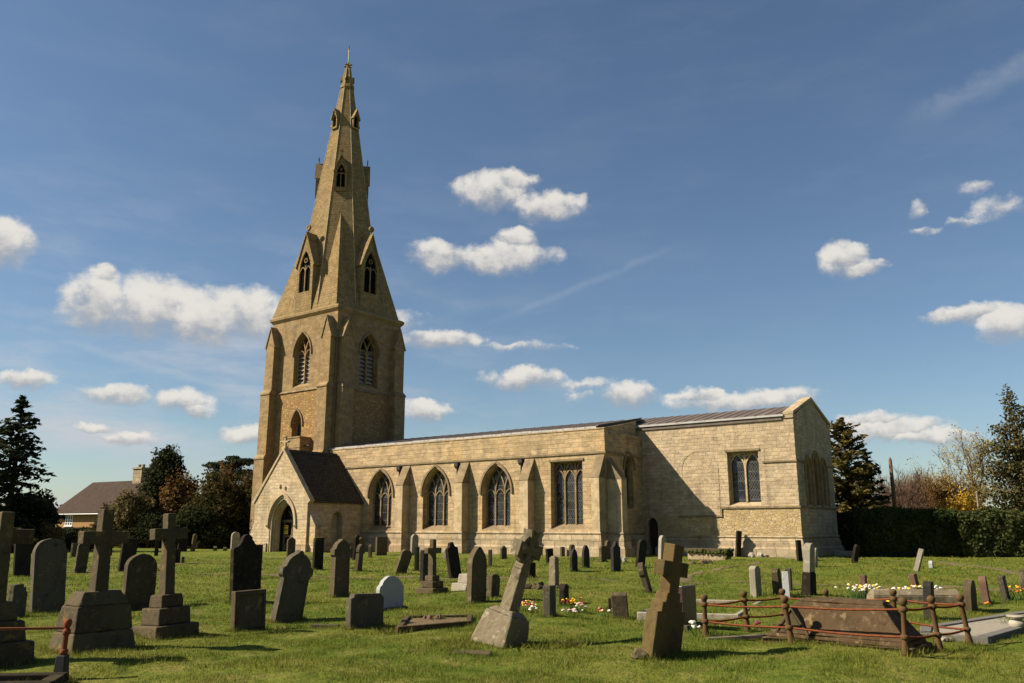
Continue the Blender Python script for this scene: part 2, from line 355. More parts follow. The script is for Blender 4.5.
simple('mossy iron', (.105, .068, .03), .95, .5, 14, (.15, .055, .02), .1, 0, .6, .006)
simple('black iron', (.022, .021, .02), .6, .3, 8, None, .3)
simple('dark timber', (.045, .028, .018), .8, .4, 5, (.07, .042, .026))
simple('grey timber', (.16, .13, .095), .9, .4, 5, None)
simple('painted dark interior', (.006, .006, .006), 1, .1, 3, None, .02)  # near-black colour standing in for the shade of unlit interiors
simple('pole timber', (.20, .115, .065), .9, .4, 5, None)
simple('louvre slate', (.27, .23, .19), .85, .4, 4, (.34, .29, .24))
simple('white paint', (.78, .78, .76), .5, .08, 5, None, .3)
simple('gilded metal', (.10, .08, .045), .5, .2, 6, None, .5, .6)
simple('gravel brown', (.20, .145, .08), 1, .5, 9, (.11, .085, .05), .05, 0, .8, .03)
simple('pale gravel', (0.390, 0.349, 0.273), 1, .4, 30, (0.261, 0.221, 0.162), .05, 0, .8, .02)
simple('bark', (.085, .062, .045), .95, .5, 6, (.05, .04, .03), .05, 0, .8, .03)
simple('pale bark', (.30, .25, .17), .95, .5, 6, (.18, .14, .09), .05, 0, .6, .02)
simple('twigs', (0.147, 0.095, 0.062), .95, .3, 2, (0.182, 0.105, 0.081), .05)
simple('orange twigs', (0.238, 0.135, 0.048), .95, .3, 2, (0.196, 0.135, 0.060), .05)
simple('brick yellow', (0.345, 0.202, 0.086), .9, .35, 7, (0.270, 0.144, 0.065), .1)
simple('pane glass', (.05, .06, .07), .1, .1, 3, None, .5)
simple('moss', (.06, .075, .02), 1, .4, 8, (.09, .07, .03), .05, 0, .8, .03)
simple('notice yellow', (.72, .44, .03), .6, .05, 3, None)
simple('ink', (.03, .025, .02), .8, .05, 3, None)
simple('earth path', (.17, .125, .075), 1, .5, 3, (.085, .095, .03), .05, 0, .8, .03, coord='Generated' if False else 'Object')
for nm, c in (('petal white', (.66, .63, .52)), ('petal yellow', (.80, .50, .03)), ('petal orange', (.62, .24, .04)), ('petal red', (.26, .03, .03)),
              ('petal pink', (.72, .42, .42)), ('petal purple', (.22, .07, .34)), ('stem green', (.06, .12, .025))):
    simple(nm, c, .7, .15, 20, None, .15)
# stone-slate porch roof
m, t = newmat('porch slates'); co = t.nodes.new('ShaderNodeTexCoord').outputs['Object']
s = N(t, 'ShaderNodeSeparateXYZ', {0: co}); uv = N(t, 'ShaderNodeCombineXYZ', {0: s.outputs[1], 1: math_(t, 'MULTIPLY', s.outputs[2], 1.3)}).outputs[0]
br = N(t, 'ShaderNodeTexBrick', {'Vector': uv, 'Color1': (.085, .065, .045), 'Color2': (.05, .04, .03), 'Mortar': (.012, .01, .008), 'Scale': 1.0,
                                 'Mortar Size': .018, 'Brick Width': .32, 'Row Height': .2, 'Bias': 0})
n2 = noise(t, co, 1.6, 6, .65); n3 = noise(t, co, 10, 4, .7)
c = mix(t, ramp(t, n2, .45, .7), br.outputs[0], (.055, .05, .022)); c = mix(t, math_(t, 'MULTIPLY', ramp(t, n3, .55, .7), .5), c, (.13, .11, .07))
finish(t, c, .95, math_(t, 'SUBTRACT', n3, math_(t, 'MULTIPLY', br.outputs[1], 1.5)), .8, .04, .1)
# lead roof
m, t = newmat('lead roof'); co = t.nodes.new('ShaderNodeTexCoord').outputs['Object']
n1 = noise(t, vmath(t, 'MULTIPLY', co, (2, .4, .4)), 1.0, 5, .6); n2 = noise(t, co, 9, 4, .7)
c = mix(t, ramp(t, n1, .4, .7), (.115, .086, .066), (.18, .143, .112)); c = mix(t, math_(t, 'MULTIPLY', n2, .5), c, (.09, .07, .06))
finish(t, c, .6, n2, .2, .01, .25, .0)
simple('lead edge', (.40, .385, .36), .6, .4, 3, (.26, .24, .22), .4)
# house roof tiles
m, t = newmat('house tiles'); co = t.nodes.new('ShaderNodeTexCoord').outputs['Object']
s = N(t, 'ShaderNodeSeparateXYZ', {0: co}); uv = N(t, 'ShaderNodeCombineXYZ', {0: s.outputs[0], 1: math_(t, 'MULTIPLY', s.outputs[2], 1.6)}).outputs[0]
br = N(t, 'ShaderNodeTexBrick', {'Vector': uv, 'Color1': (.062, .042, .03), 'Color2': (.046, .031, .023), 'Mortar': (.05, .033, .025), 'Scale': 1.0,
                                 'Mortar Size': .02, 'Brick Width': .35, 'Row Height': .3, 'Bias': 0})
n2 = noise(t, co, 1.2, 5, .6)
finish(t, mix(t, math_(t, 'MULTIPLY', ramp(t, n2, .45, .7), .5), br.outputs[0], (.05, .042, .03)), .9, br.outputs[1], .4, .03, .1)
# leaded window glass: lattice of lead in diamond panes, every pane tilted a little
m, t = newmat('leaded glass'); co, uv, z = wall_uv(t, 0.0)
s = N(t, 'ShaderNodeSeparateXYZ', {0: uv}); k = 1 / .15
p = math_(t, 'MULTIPLY', math_(t, 'ADD', s.outputs[0], math_(t, 'MULTIPLY', s.outputs[1], .62)), k)
q = math_(t, 'MULTIPLY', math_(t, 'SUBTRACT', s.outputs[0], math_(t, 'MULTIPLY', s.outputs[1], .62)), k)
fp = math_(t, 'ABSOLUTE', math_(t, 'SUBTRACT', math_(t, 'FRACT', p), .5)); fq = math_(t, 'ABSOLUTE', math_(t, 'SUBTRACT', math_(t, 'FRACT', q), .5))
bar = ramp(t, math_(t, 'ABSOLUTE', math_(t, 'SUBTRACT', math_(t, 'FRACT', math_(t, 'MULTIPLY', s.outputs[1], 1.9)), .5)), .46, .485)
bign = noise(t, co, 1.1, 3, .6)
line = math_(t, 'MAXIMUM', math_(t, 'MULTIPLY', ramp(t, math_(t, 'MAXIMUM', fp, fq), .38, .46), ramp(t, bign, .3, .6)), bar)
cell = N(t, 'ShaderNodeCombineXYZ', {0: math_(t, 'FLOOR', p), 1: math_(t, 'FLOOR', q)}).outputs[0]
wn = N(t, 'ShaderNodeTexWhiteNoise', {'Vector': cell}, noise_dimensions='2D')
geo = t.nodes.new('ShaderNodeNewGeometry').outputs['Normal']
nv = vmath(t, 'NORMALIZE', vmath(t, 'ADD', geo, vmath(t, 'MULTIPLY', vmath(t, 'SUBTRACT', wn.outputs['Color'], (.5, .5, .5)), (.22, .22, .22))))
c = mix(t, line, mix(t, wn.outputs[0], (.010, .011, .012), (.022, .024, .024)), (.075, .072, .062))
b = N(t, 'ShaderNodeBsdfPrincipled', {'Base Color': c, 'Roughness': math_(t, 'MULTIPLY_ADD', line, .5, .12), 'Specular IOR Level': .35, 'Normal': nv})
t.links.new(b.outputs[0], N(t, 'ShaderNodeOutputMaterial').inputs[0])
# foliage
def leafmat(name, c1, c2, sc=.7, tr=.28, rough=.85, spec=.04):
    m, t = newmat(name); co = t.nodes.new('ShaderNodeTexCoord').outputs['Object']
    n1 = noise(t, co, sc, 4, .6); n2 = noise(t, co, sc * 9, 2, .6)
    c = mix(t, ramp(t, n1, .35, .68), c1, c2); c = mix(t, n2, c, mix(t, .5, c, (1.7, 1.6, 1.5), 'MULTIPLY'))
    def ex(out, b):
        tl = N(t, 'ShaderNodeBsdfTranslucent', {'Color': c}); mx = N(t, 'ShaderNodeMixShader', {0: tr}); t.links.new(out, mx.inputs[1]); t.links.new(tl.outputs[0], mx.inputs[2])
        return mx.outputs[0]
    finish(t, c, rough, None, spec=spec, extra=ex)
    return m
leafmat('dark conifer leaves', (.018, .026, .014), (.032, .042, .020))
leafmat('sunny conifer leaves', (.095, .083, .023), (.13, .103, .03))
leafmat('yew leaves', (.020, .026, .011), (.036, .040, .014))
leafmat('russet leaves', (.12, .07, .025), (.17, .10, .035))
leafmat('olive leaves', (.11, .09, .04), (.15, .115, .05))
leafmat('shrub leaves', (.035, .038, .014), (.09, .065, .022))
leafmat('hedge leaves', (.022, .034, .010), (.05, .06, .016), 1.2)
leafmat('laurel leaves', (.028, .038, .010), (.055, .062, .016), 1.2, .2, .6, .12)
leafmat('forsythia', (.42, .25, .02), (.30, .20, .03))
leafmat('spring buds', (0.260, 0.206, 0.055), (0.338, 0.250, 0.077))
leafmat('tree dark leaves', (.055, .055, .022), (.105, .085, .036))
leafmat('weed leaves', (.085, .095, .016), (.13, .13, .03), 3, .3)
# grass blades and the turf under them
def grasscol(t, co):
    n1 = noise(t, co, .28, 5, .6); n2 = noise(t, co, 1.7, 5, .65); n3 = noise(t, co, 9, 4, .7)
    c = mix(t, ramp(t, n1, .38, .66), (.102, .138, .016), (.168, .174, .030))
    c = mix(t, math_(t, 'MULTIPLY', ramp(t, n2, .48, .72), .75), c, (.245, .205, .062))
    n6 = noise(t, co, 4.5, 5, .7)
    c = mix(t, math_(t, 'MULTIPLY', ramp(t, n2, .46, .26), .75), c, (.042, .074, .008))
    c = mix(t, math_(t, 'MULTIPLY', ramp(t, n6, .52, .70), .7), c, (.054, .096, .013))
    c = mix(t, math_(t, 'MULTIPLY', ramp(t, n6, .40, .26), .55), c, (.24, .215, .08))
    return c, n3
m, t = newmat('turf'); co = t.nodes.new('ShaderNodeNewGeometry').outputs['Position']
c, n3 = grasscol(t, co); n4 = noise(t, co, 40, 3, .7)
c = mix(t, math_(t, 'MULTIPLY', ramp(t, n3, .35, .7), .45), c, (.05, .06, .014))
hh = math_(t, 'ADD', math_(t, 'MULTIPLY', noise(t, co, 2.6, 4, .6), 2.2), math_(t, 'ADD', n3, math_(t, 'MULTIPLY', n4, .6)))
finish(t, c, 1, hh, 1.0, .05, .05)
m, t = newmat('grass blades'); co = t.nodes.new('ShaderNodeNewGeometry').outputs['Position']
c, n3 = grasscol(t, co)
wn = N(t, 'ShaderNodeTexWhiteNoise', {'Vector': vmath(t, 'FLOOR', vmath(t, 'MULTIPLY', co, (60, 60, 1)))}).outputs[0]
c = mix(t, 1.0, c, mix(t, wn, (.5, .56, .5), (1.75, 1.62, 1.5)), 'MULTIPLY')
def ex(out, b):
    tl = N(t, 'ShaderNodeBsdfTranslucent', {'Color': c}); mx = N(t, 'ShaderNodeMixShader', {0: .35}); t.links.new(out, mx.inputs[1]); t.links.new(tl.outputs[0], mx.inputs[2])
    return mx.outputs[0]
finish(t, c, .7, None, spec=.15, extra=ex)

# ------------------------------------------------------------------ the church
church = empty('parish_church', CHO, (0, 0, CH_ANG))
tag(church, 'honey stone parish church with tall broach spire, porch and long nave behind the graves', 'church')
def fS(d): return lambda u, v, w: (u, d + w, v)
def fE(a): return lambda u, v, w: (a - w, u, v)
def arch(cx, hw, spring, rise, n=9):
    Rr = (hw * hw + rise * rise) / (2 * hw); th = math.atan2(rise, Rr - hw) if Rr > hw else PI / 2
    th = math.asin(min(1, rise / Rr)); pts = []
    for i in range(n + 1):
        a = PI - th * i / n; pts.append((cx - hw + Rr + Rr * math.cos(a), spring + Rr * math.sin(a)))
    return pts + [(2 * cx - x, y) for x, y in pts[-2::-1]]
def opening(cx, hw, sill, spring, rise, n=9):
    a = arch(cx, hw, spring, rise, n) if rise > 0 else [(cx - hw, spring), (cx + hw, spring)]
    return [(cx + hw, sill), (cx - hw, sill)] + a
def inside(p, cx, hw, spring, rise):
    if p[1] <= spring: return abs(p[0] - cx) <= hw
    Rr = (hw * hw + rise * rise) / (2 * hw)
    return math.hypot(p[0] - (cx - hw + Rr), p[1] - spring) <= Rr and math.hypot(p[0] - (cx + hw - Rr), p[1] - spring) <= Rr
def window(name, fn, cx, hw, sill, spring, rise, lights, depth, stone, hood=True, square_top=0, glaze='leaded glass', drop=.3, louvre=False, label=None):
    """traceried window set back in its opening: tracery, glazing or louvres, sill and hood mould"""
    o = MB(); e = 0.0; bw = .052 if hw > .6 else .042
    sq = square_top > 0
    topz = square_top if sq else spring + rise
    outl = [(cx + hw, sill), (cx - hw, sill)] + ([(cx - hw, topz), (cx + hw, topz)] if sq else arch(cx, hw, spring, rise))
    def pl(path, w=None, k=[0], closed=False):
        k[0] += 1; d = (k[0] % 9) * .004
        o.strip(path, (w or bw), depth - d, depth + .13 + d, fn, 0, closed)
    inn = [(cx + hw - bw, sill)] + ([(cx + hw - bw, topz - bw), (cx - hw + bw, topz - bw)] if sq else [(x + (bw if x < cx else -bw if x > cx else 0), y - (.02 if abs(x - cx) < .4 * hw else 0)) for x, y in arch(cx, hw, spring, rise)][::-1]) + [(cx - hw + bw, sill)]
    pl(inn, bw * 1.1)
    lw = 2 * hw / lights
    if not sq:
        Rr = (hw * hw + rise * rise) / (2 * hw)
        for i in range(1, lights):
            mx = cx - hw + lw * i
            pl([(mx, sill), (mx, spring + .02)], bw * .95)
            for sgn in (1, -1):
                path = []
                for k in range(0, 26):
                    a = PI * .5 * k / 25
                    p = (mx + sgn * (Rr - Rr * math.cos(a)), spring + Rr * math.sin(a))
                    if inside(p, cx, hw - .02, spring, rise): path.append(p)
                    else: break
                if len(path) > 1: pl(path, bw * .8)
        for i in range(lights):
            lx = cx - hw + lw * (i + .5)
            pl(arch(lx, lw / 2 - .02, spring - .28, lw * .62, 6), bw * .6)
    else:
        for i in range(1, lights):
            mx = cx - hw + lw * i; pl([(mx, sill), (mx, topz - .05)], bw * .95)
        for i in range(lights):
            lx = cx - hw + lw * (i + .5)
            pl(arch(lx, lw / 2 - .02, spring, lw * .85, 6), bw * .8)
        r2 = spring + lw * .85
        for i in range(lights + 1):
            mx = cx - hw + lw * i
            a = [(mx - lw * .42, topz - .06), (mx - lw * .1, r2 - .12), (mx, r2 - .3)]
            b = [(2 * mx - x, y) for x, y in a]
            for q in (a, b):
                q = [p for p in q if abs(p[0] - cx) < hw]
                if len(q) > 1: pl(q, bw * .65)
            if abs(mx + lw / 2 - cx) < hw and r2 + .2 < topz: pl(arch(mx + lw / 2, lw * .3, r2 + .12, max(.1, topz - r2 - .2), 5), bw * .55)
    # sloping sill
    z0 = sill - drop
    o.add([fn(cx - hw + .004, z0 - .25, .02), fn(cx + hw - .004, z0 - .25, .02), fn(cx + hw - .004, z0 + .01, .004), fn(cx - hw + .004, z0 + .01, .004),
           fn(cx - hw + .004, z0 - .25, depth + .1), fn(cx + hw - .004, z0 - .25, depth + .1), fn(cx + hw - .004, sill, depth + .1), fn(cx - hw + .004, sill, depth + .1)],
          [(0, 1, 2, 3), (4, 5, 6, 7), (3, 2, 6, 7), (0, 1, 5, 4), (0, 3, 7, 4), (1, 2, 6, 5)])
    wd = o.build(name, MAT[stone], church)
    if label: wd['label'] = label
    if louvre:
        g = MB(); z = sill + .05
        g.prism(outl, [], depth + .5, depth + .55, fn, 1)  # black backing sheet paints the darkness behind the louvres
        while z < topz - .3:
            for i in range(lights):
                x0 = cx - hw + lw * i + bw; x1 = x0 + lw - 2 * bw
                zz = z + .02 * (i % 2)
                ok = inside((x0, zz + .2), cx, hw, spring, rise) and inside((x1, zz + .2), cx, hw, spring, rise)
                if ok: g.hexa([fn(x0, zz, depth + .14), fn(x1, zz, depth + .14), fn(x1, zz + .34, depth + .4), fn(x0, zz + .34, depth + .4)],
                              [fn(x0, zz + .04, depth + .14), fn(x1, zz + .04, depth + .14), fn(x1, zz + .38, depth + .4), fn(x0, zz + .38, depth + .4)], 0)
            z += .34
        g.build('louvre', [MAT['louvre slate'], MAT['painted dark interior']], wd)
    else:
        g = MB(); g.prism(outl, [], depth + .075, depth + .095, fn); g.build('glazing', MAT[glaze], wd)
    if hood:
        hm = MB()
        if sq:
            hm.strip([(cx - hw - .1, topz + .1), (cx + hw + .1, topz + .1)], .06, -.07, .03, fn)
        else:
            k = (hw + .13) / hw
            hm.strip([(cx - hw - .13, spring - .12)] + [(cx + (x - cx) * k, spring + (y - spring) * (rise + .17) / rise) for x, y in arch(cx, hw, spring, rise)] + [(cx + hw + .13, spring - .12)], .065, -.10, .03, fn)
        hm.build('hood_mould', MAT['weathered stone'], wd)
    return wd
def plinth(mb, a0, a1, d0, d1, top=1.3, e=0.0):     # stepped plinth with chamfers round a rectangle of walling
    g = lambda r: (a0 - r, a1 + r, d0 - r, d1 + r)
    mb.frust(g(.24 + e), -.4, g(.24 + e), .42 + e)
    mb.frust(g(.24 + e), .42 + e, g(.12 + e), .56 + e)
    mb.frust(g(.12 + e), .56 + e, g(.12 + e), top - .34 + e)
    mb.frust(g(.12 + e), top - .34 + e, g(.03 + e), top - .12 + e)
    mb.frust(g(.03 + e), top - .12 + e, g(.09 + e), top - .04 + e)
    mb.frust(g(.09 + e), top - .04 + e, g(.01 + e), top + .06 + e)
def buttress(name, a0, a1, d0, d1, z1, ztop, face='S', mat='dressed stone', low=None, e=0, pl=True):
    """stepped buttress with weathered (sloping) top; face = the side it projects to"""
    b = MB()
    b.box(a0, a1, d0, d1, -.4, z1)
    o = b.build(name, MAT[mat], church, bevel=.02); b = MB()
    if face == 'S': b.hexa([(a0 - .02, d0 - .03, z1), (a1 + .02, d0 - .03, z1), (a1 + .02, d1, z1), (a0 - .02, d1, z1)], [(a0 - .02, d1 - .05, ztop), (a1 + .02, d1 - .05, ztop), (a1 + .02, d1, ztop), (a0 - .02, d1, ztop)])
    else: b.hexa([(a0, d0 - .02, z1), (a1 + .03, d0 - .02, z1), (a1 + .03, d1 + .02, z1), (a0, d1 + .02, z1)], [(a0, d0, ztop), (a0 + .02, d0, ztop), (a0 + .02, d1, ztop), (a0, d1, ztop)])
    b.build('weathering', MAT['weathered stone'], o, bevel=.015)
    if pl:
        p = MB()
        if face == 'S': plinth(p, a0, a1, d0, d1 + .2, 1.3, e)
        else: plinth(p, a0 - .2, a1, d0, d1, 1.3, e)
        p.build('plinth', MAT['plinth stone'], o)
    return o

# ---- nave
NW = [(-27.72, 1.12, 1.75, 3.8, 1.68), (-22.55, 1.12, 1.75, 3.8, 1.68), (-17.45, 1.12, 1.75, 3.8, 1.68)]
S_ = fS(-4.5)
holes = [opening(c, hw, si - .3, sp, ri) for c, hw, si, sp, ri in NW] + [[(-11.05, 1.5), (-13.3, 1.5), (-13.3, 5.42), (-11.05, 5.42)]]
nv_ = MB()
nv_.prism([(-33.3, -.4), (-9.5, -.4), (-9.5, 6.55), (-33.3, 6.55)], holes, 0, .7, S_)
eh = opening(-1.73, .52, 2.7, 5.1, .78)
nv_.prism([(-3.8, -.4), (0.3, -.4), (0.3, 6.55), (-3.8, 6.55)], [eh], 0, .6, fE(-9.5))
nv_.prism([(0.3, -.4), (7.2, -.4), (7.2, 7.6), (1.2, 8.45), (0.3, 8.2)], [], 0, .6, fE(-10.6))
nv_.box(-33.3, -10.6, 10.6, 11.2, -.4, 7.1)
nv_.box(-33.9, -33.3, 2.9, 11.2, -.4, 7.1)
nave = nv_.build('nave_wall', MAT['nave stone'], church)
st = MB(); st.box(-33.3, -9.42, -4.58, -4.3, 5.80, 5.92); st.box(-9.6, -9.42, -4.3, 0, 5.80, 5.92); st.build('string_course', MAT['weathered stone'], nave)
pa = MB(); pa.box(-33.3, -9.53, -4.46, -3.95, 6.55, 7.22); pa.box(-33.3, -9.49, -4.50, -3.9, 7.22, 7.30); pa.box(-33.3, -9.51, -4.50, -3.96, 6.53, 6.60)
pa.box(-10.1, -9.53, -3.95, -.01, 6.55, 6.90); pa.box(-10.14, -9.49, -3.9, -.01, 6.90, 7.12); pa.prism([(-4.1, 7.0), (-.02, 7.0), (-.02, 8.1), (-4.1, 7.32)], [], 0, .3, fE(-9.8)); pa.build('parapet', MAT['nave stone'], nave, bevel=.015)
pn = MB(); plinth(pn, -33.3, -9.5, -4.5, -3.8, 1.3); plinth(pn, -10.2, -9.5, -4.0, .2, 1.297, .002); pn.build('plinth', MAT['plinth stone'], nave)
for i, (c, hw, si, sp, ri) in enumerate(NW):
    window('nave_window', S_, c, hw, si, sp, ri, 3, .42, 'weathered stone')
window('nave_window', S_, -12.175, 1.125, 1.8, 4.35, 0, 3, .40, 'weathered stone', square_top=5.42, label='square-headed nave window')
window('aisle_window', fE(-9.5), -1.73, .52, 3.0, 5.1, .78, 1, .3, 'weathered stone')
for i, (a0, a1) in enumerate(((-25.56, -24.91), (-20.33, -19.66), (-15.15, -14.49), (-10.05, -9.52))):
    buttress('nave_buttress', a0, a1, -5.2, -4.5, 4.4, 5.72, 'S', e=.004 + .002 * (i % 2))
buttress('nave_buttress', -9.5, -8.55, -4.35, -3.75, 4.3, 5.55, 'E', e=.006)
dp = None
for a in (-25.85, -20.6, -15.42):
    b = MB(); b.tube([(a, -4.60, .3), (a, -4.60, 5.35)], .05, 8); b.frust((a - .08, a + .08, -4.68, -4.5), 5.35, (a - .15, a + .15, -4.76, -4.5), 5.5); b.box(a - .15, a + .15, -4.76, -4.5, 5.5, 5.74)
    for z in (1.8, 3.4): b.box(a - .08, a + .08, -4.66, -4.5, z, z + .06)
    b.build('drainpipe', MAT['black iron'], church)
rf = MB()
RD = 1.2; RZ = 8.44
rf.prism([(-4.3, 7.30), (-4.3, 7.44), (RD, RZ), (11.2, 7.28), (11.2, 7.0), (RD, RZ - .16)], [], 0, 23.2, lambda u, v, w: (-10.15 - w, u, v))
x = -10.6
while x > -33:
    rf.tube([(x, -4.30, 7.44), (x, RD, RZ + .0)], .022, 5, 0); x -= .78
roof = rf.build('nave_roof', MAT['lead roof'], church)
g = MB(); x = -10.12
random.seed(4)
while x > -33.2:
    dz = random.uniform(-.02, .02); g.box(x - .76, x - .01, -4.38, -4.20, 7.31 + dz, 7.43 + dz); x -= .78
g.build('eaves_flashing', MAT['lead edge'], roof)
v = MB(); v.hexa([(-10.18, -4.3, 7.44), (-10.02, -4.3, 7.44), (-10.02, RD, RZ), (-10.18, RD, RZ)], [(-10.18, -4.3, 7.50), (-10.02, -4.3, 7.50), (-10.02, RD, RZ + .05), (-10.18, RD, RZ + .05)]); v.build('verge', MAT['lead roof'], roof)
# ---- chancel
C_ = fS(0)
ch = MB()
chole = [(-2.12, 2.78), (-3.98, 2.78), (-3.98, 5.84), (-2.12, 5.84)]
dhole = opening(-8.9, .36, -.1, 1.75, .45)
ch.prism([(-9.5, 2.22), (-4.42, 2.22), (-4.42, 2.68), (0, 2.68), (0, 7.72), (-11.2, 7.72), (-11.2, 6.9), (-9.5, 6.9)], [chole], 0, .6, C_)
east = [(0, -.4), (6.8, -.4), (6.8, 7.75), (3.4, 8.98), (0, 7.75)]
LANC = [(1.95, .5, 2.85, 4.85, .62), (3.4, .55, 2.85, 5.05, .75), (4.85, .5, 2.85, 4.85, .62)]
ch.prism([(.6, -.4), (6.2, -.4), (6.2, 7.9), (3.4, 8.98), (.6, 7.9)], [opening(*l) for l in LANC], 0, .22, fE(0))
ch.prism([(.6, -.4), (6.2, -.4), (6.2, 7.9), (3.4, 8.9), (.6, 7.9)], [], .225, .6, fE(0))
ch.box(-11.2, 0, 6.2, 6.8, -.4, 7.62)
chan = ch.build('chancel_wall', MAT['chancel stone'], church)
lo = MB()
lo.prism([(-9.5, -.4), (0.03, -.4), (0.03, 2.675), (-4.43, 2.675), (-4.43, 2.215), (-9.5, 2.215)], [dhole], -.035, .6, C_)
lo.build('lower_wall', MAT['chancel rubble'], chan)
sc_ = MB()
sc_.box(-4.45, .09, -.11, .0, 2.66, 2.76); sc_.box(-4.53, -4.43, -.11, .0, 2.20, 2.76); sc_.box(-7.15, -4.53, -.108, .0, 2.20, 2.29)
sc_.box(.0, .09, 0, 6.85, 2.662, 2.755); sc_.box(-1.9, .06, -.07, 0, 5.16, 5.25); sc_.box(0, .06, 0, 1.25, 5.16, 5.25); sc_.box(0, .06, 5.55, 6.85, 5.16, 5.25)
sc_.build('string_course', MAT['weathered stone'], chan)
pc = MB(); plinth(pc, -9.5, -9.35, 0, .4, 1.12, .003); pc.build('plinth', MAT['plinth stone'], chan)
pc = MB(); plinth(pc, -8.45, 0, 0, 6.8, 1.12); pc.build('plinth', MAT['plinth stone'], chan)
lm = MB()
for c, hw, si, sp, ri in LANC:
    k = (hw + .1) / hw
    lm.strip([(c - hw - .1, 2.76)] + [(c + (x - c) * k, sp + (y - sp) * k) for x, y in arch(c, hw, sp, ri)] + [(c + hw + .1, 2.76)], .07, -.09, .02, fE(0))
    lm.strip([(c - hw + .09, 2.85)] + [(c + (x - c) * (hw - .09) / hw, sp + (y - sp) * .86) for x, y in arch(c, hw, sp, ri)] + [(c + hw - .09, 2.85)], .05, .06, .21, fE(0))
lm.build('blind_arcade', MAT['tower stone'], chan)
ba = MB(); ba.strip([(-6.95, 2.3), (-6.95, 4.9)] + arch(-5.8, 1.15, 4.9, 1.2) + [(-4.65, 4.9), (-4.65, 2.8)], .10, -.018, .02, C_); ba.build('blocked_arch', MAT['chancel stone'], chan)
window('chancel_window', C_, -3.05, .93, 3.02, 4.95, 0, 2, .32, 'dressed stone', square_top=5.84, drop=.22)
pdr = MB(); pdr.prism(opening(-8.9, .36, -.1, 1.75, .45), [], .22, .3, C_); pd = pdr.build('priest_door', MAT['dark timber'], church)
fr = MB(); fr.strip([(-9.31, -.1)] + [(-8.9 + (x + 8.9) * 1.14, 1.75 + (y - 1.75) * 1.14) for x, y in arch(-8.9, .36, 1.75, .45)] + [(-8.49, -.1)], .06, -.07, .02, C_); fr.build('door_surround', MAT['dressed stone'], pd)
cr = MB()
cr.prism([(-.08, 7.5), (-.08, 7.84), (3.4, 8.72), (6.9, 7.84), (6.9, 7.5), (3.4, 8.5)], [], 0, 11, lambda u, v, w: (-.62 - w, u, v))
x = -.9
while x > -11.3: cr.tube([(x, -.1, 7.84), (x, 3.4, 8.72)], .026, 5); x -= .62
crf = cr.build('chancel_roof', MAT['lead roof'], church)
g = MB(); g.box(-11.4, -.5, -.16, -.01, 7.70, 7.81); g.build('gutter', MAT['lead edge'], crf)
gc = MB()
for s in (0, 1):
    f = (lambda y: y) if s == 0 else (lambda y: 6.8 - y)
    gc.hexa([(-.52, f(-.1), 7.78), (.07, f(-.1), 7.78), (.07, f(3.4), 8.99), (-.52, f(3.4), 8.99)], [(-.52, f(-.1), 7.95), (.07, f(-.1), 7.95), (.07, f(3.4), 9.17), (-.52, f(3.4), 9.17)])
    gc.box(-.5, .05, f(-.08) if s == 0 else 6.2, .6 if s == 0 else f(-.08), 7.58, 7.80)
gc.build('gable_coping', MAT['dressed stone'], church, bevel=.02)
# ---- tower
TA0, TA1, TD0, TD1 = -41.5, -33.45, -4.17, 2.8
TC = (-37.5, -.7); SPZ = 18.72
def ring_walls(mb, z0, z1, e, hs, he, th=.9):
    a0, a1, d0, d1 = TA0 - e, TA1 + e, TD0 - e, TD1 + e
    mb.prism([(a0, z0), (a1, z0), (a1, z1), (a0, z1)], hs, 0, th, fS(d0))
    mb.prism([(d0 + th, z0), (d1, z0), (d1, z1), (d0 + th, z1)], he, 0, th, fE(a1))
    mb.box(a0, a1 - th, d1 - th, d1, z0, z1); mb.box(a0, a0 + th, d0 + th, d1 - th, z0, z1)
BW = (.98, 12.85, 15.25, 1.65)
tl = MB(); ring_walls(tl, -.4, 12.2, .06, [opening(-37.62, .58, 7.3, 9.5, 1.1)], [])
tower = tl.build('tower_lower_stage', MAT['tower rubble'], church)
tb = MB(); ring_walls(tb, 12.2, 18.35, 0, [opening(TC[0], BW[0], BW[1] - .3, BW[2], BW[3])], [opening(TC[1], BW[0], BW[1] - .3, BW[2], BW[3])])
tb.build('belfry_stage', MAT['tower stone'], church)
sc_ = MB(); q = lambda e: (TA0 - e, TA1 + e, TD0 - e, TD1 + e)
sc_.frust(q(.08), 12.08, q(.16), 12.16); sc_.frust(q(.16), 12.16, q(.02), 12.32); sc_.build('string_course', MAT['weathered stone'], tower)
co_ = MB(); co_.frust(q(.02), 18.2, q(.2), 18.42); co_.frust(q(.2), 18.42, q(.22), 18.6); co_.frust(q(.22), 18.6, q(.1), SPZ); co_.build('cornice', MAT['tower stone'], church)
window('belfry_window', fS(TD0), TC[0], *BW, 2, .3, 'tower stone', louvre=True)
window('belfry_window', fE(TA1), TC[1], *BW, 2, .3, 'tower stone', louvre=True)
window('tower_window', fS(TD0 - .06), -37.62, .58, 7.6, 9.5, 1.1, 1, .45, 'tower stone')
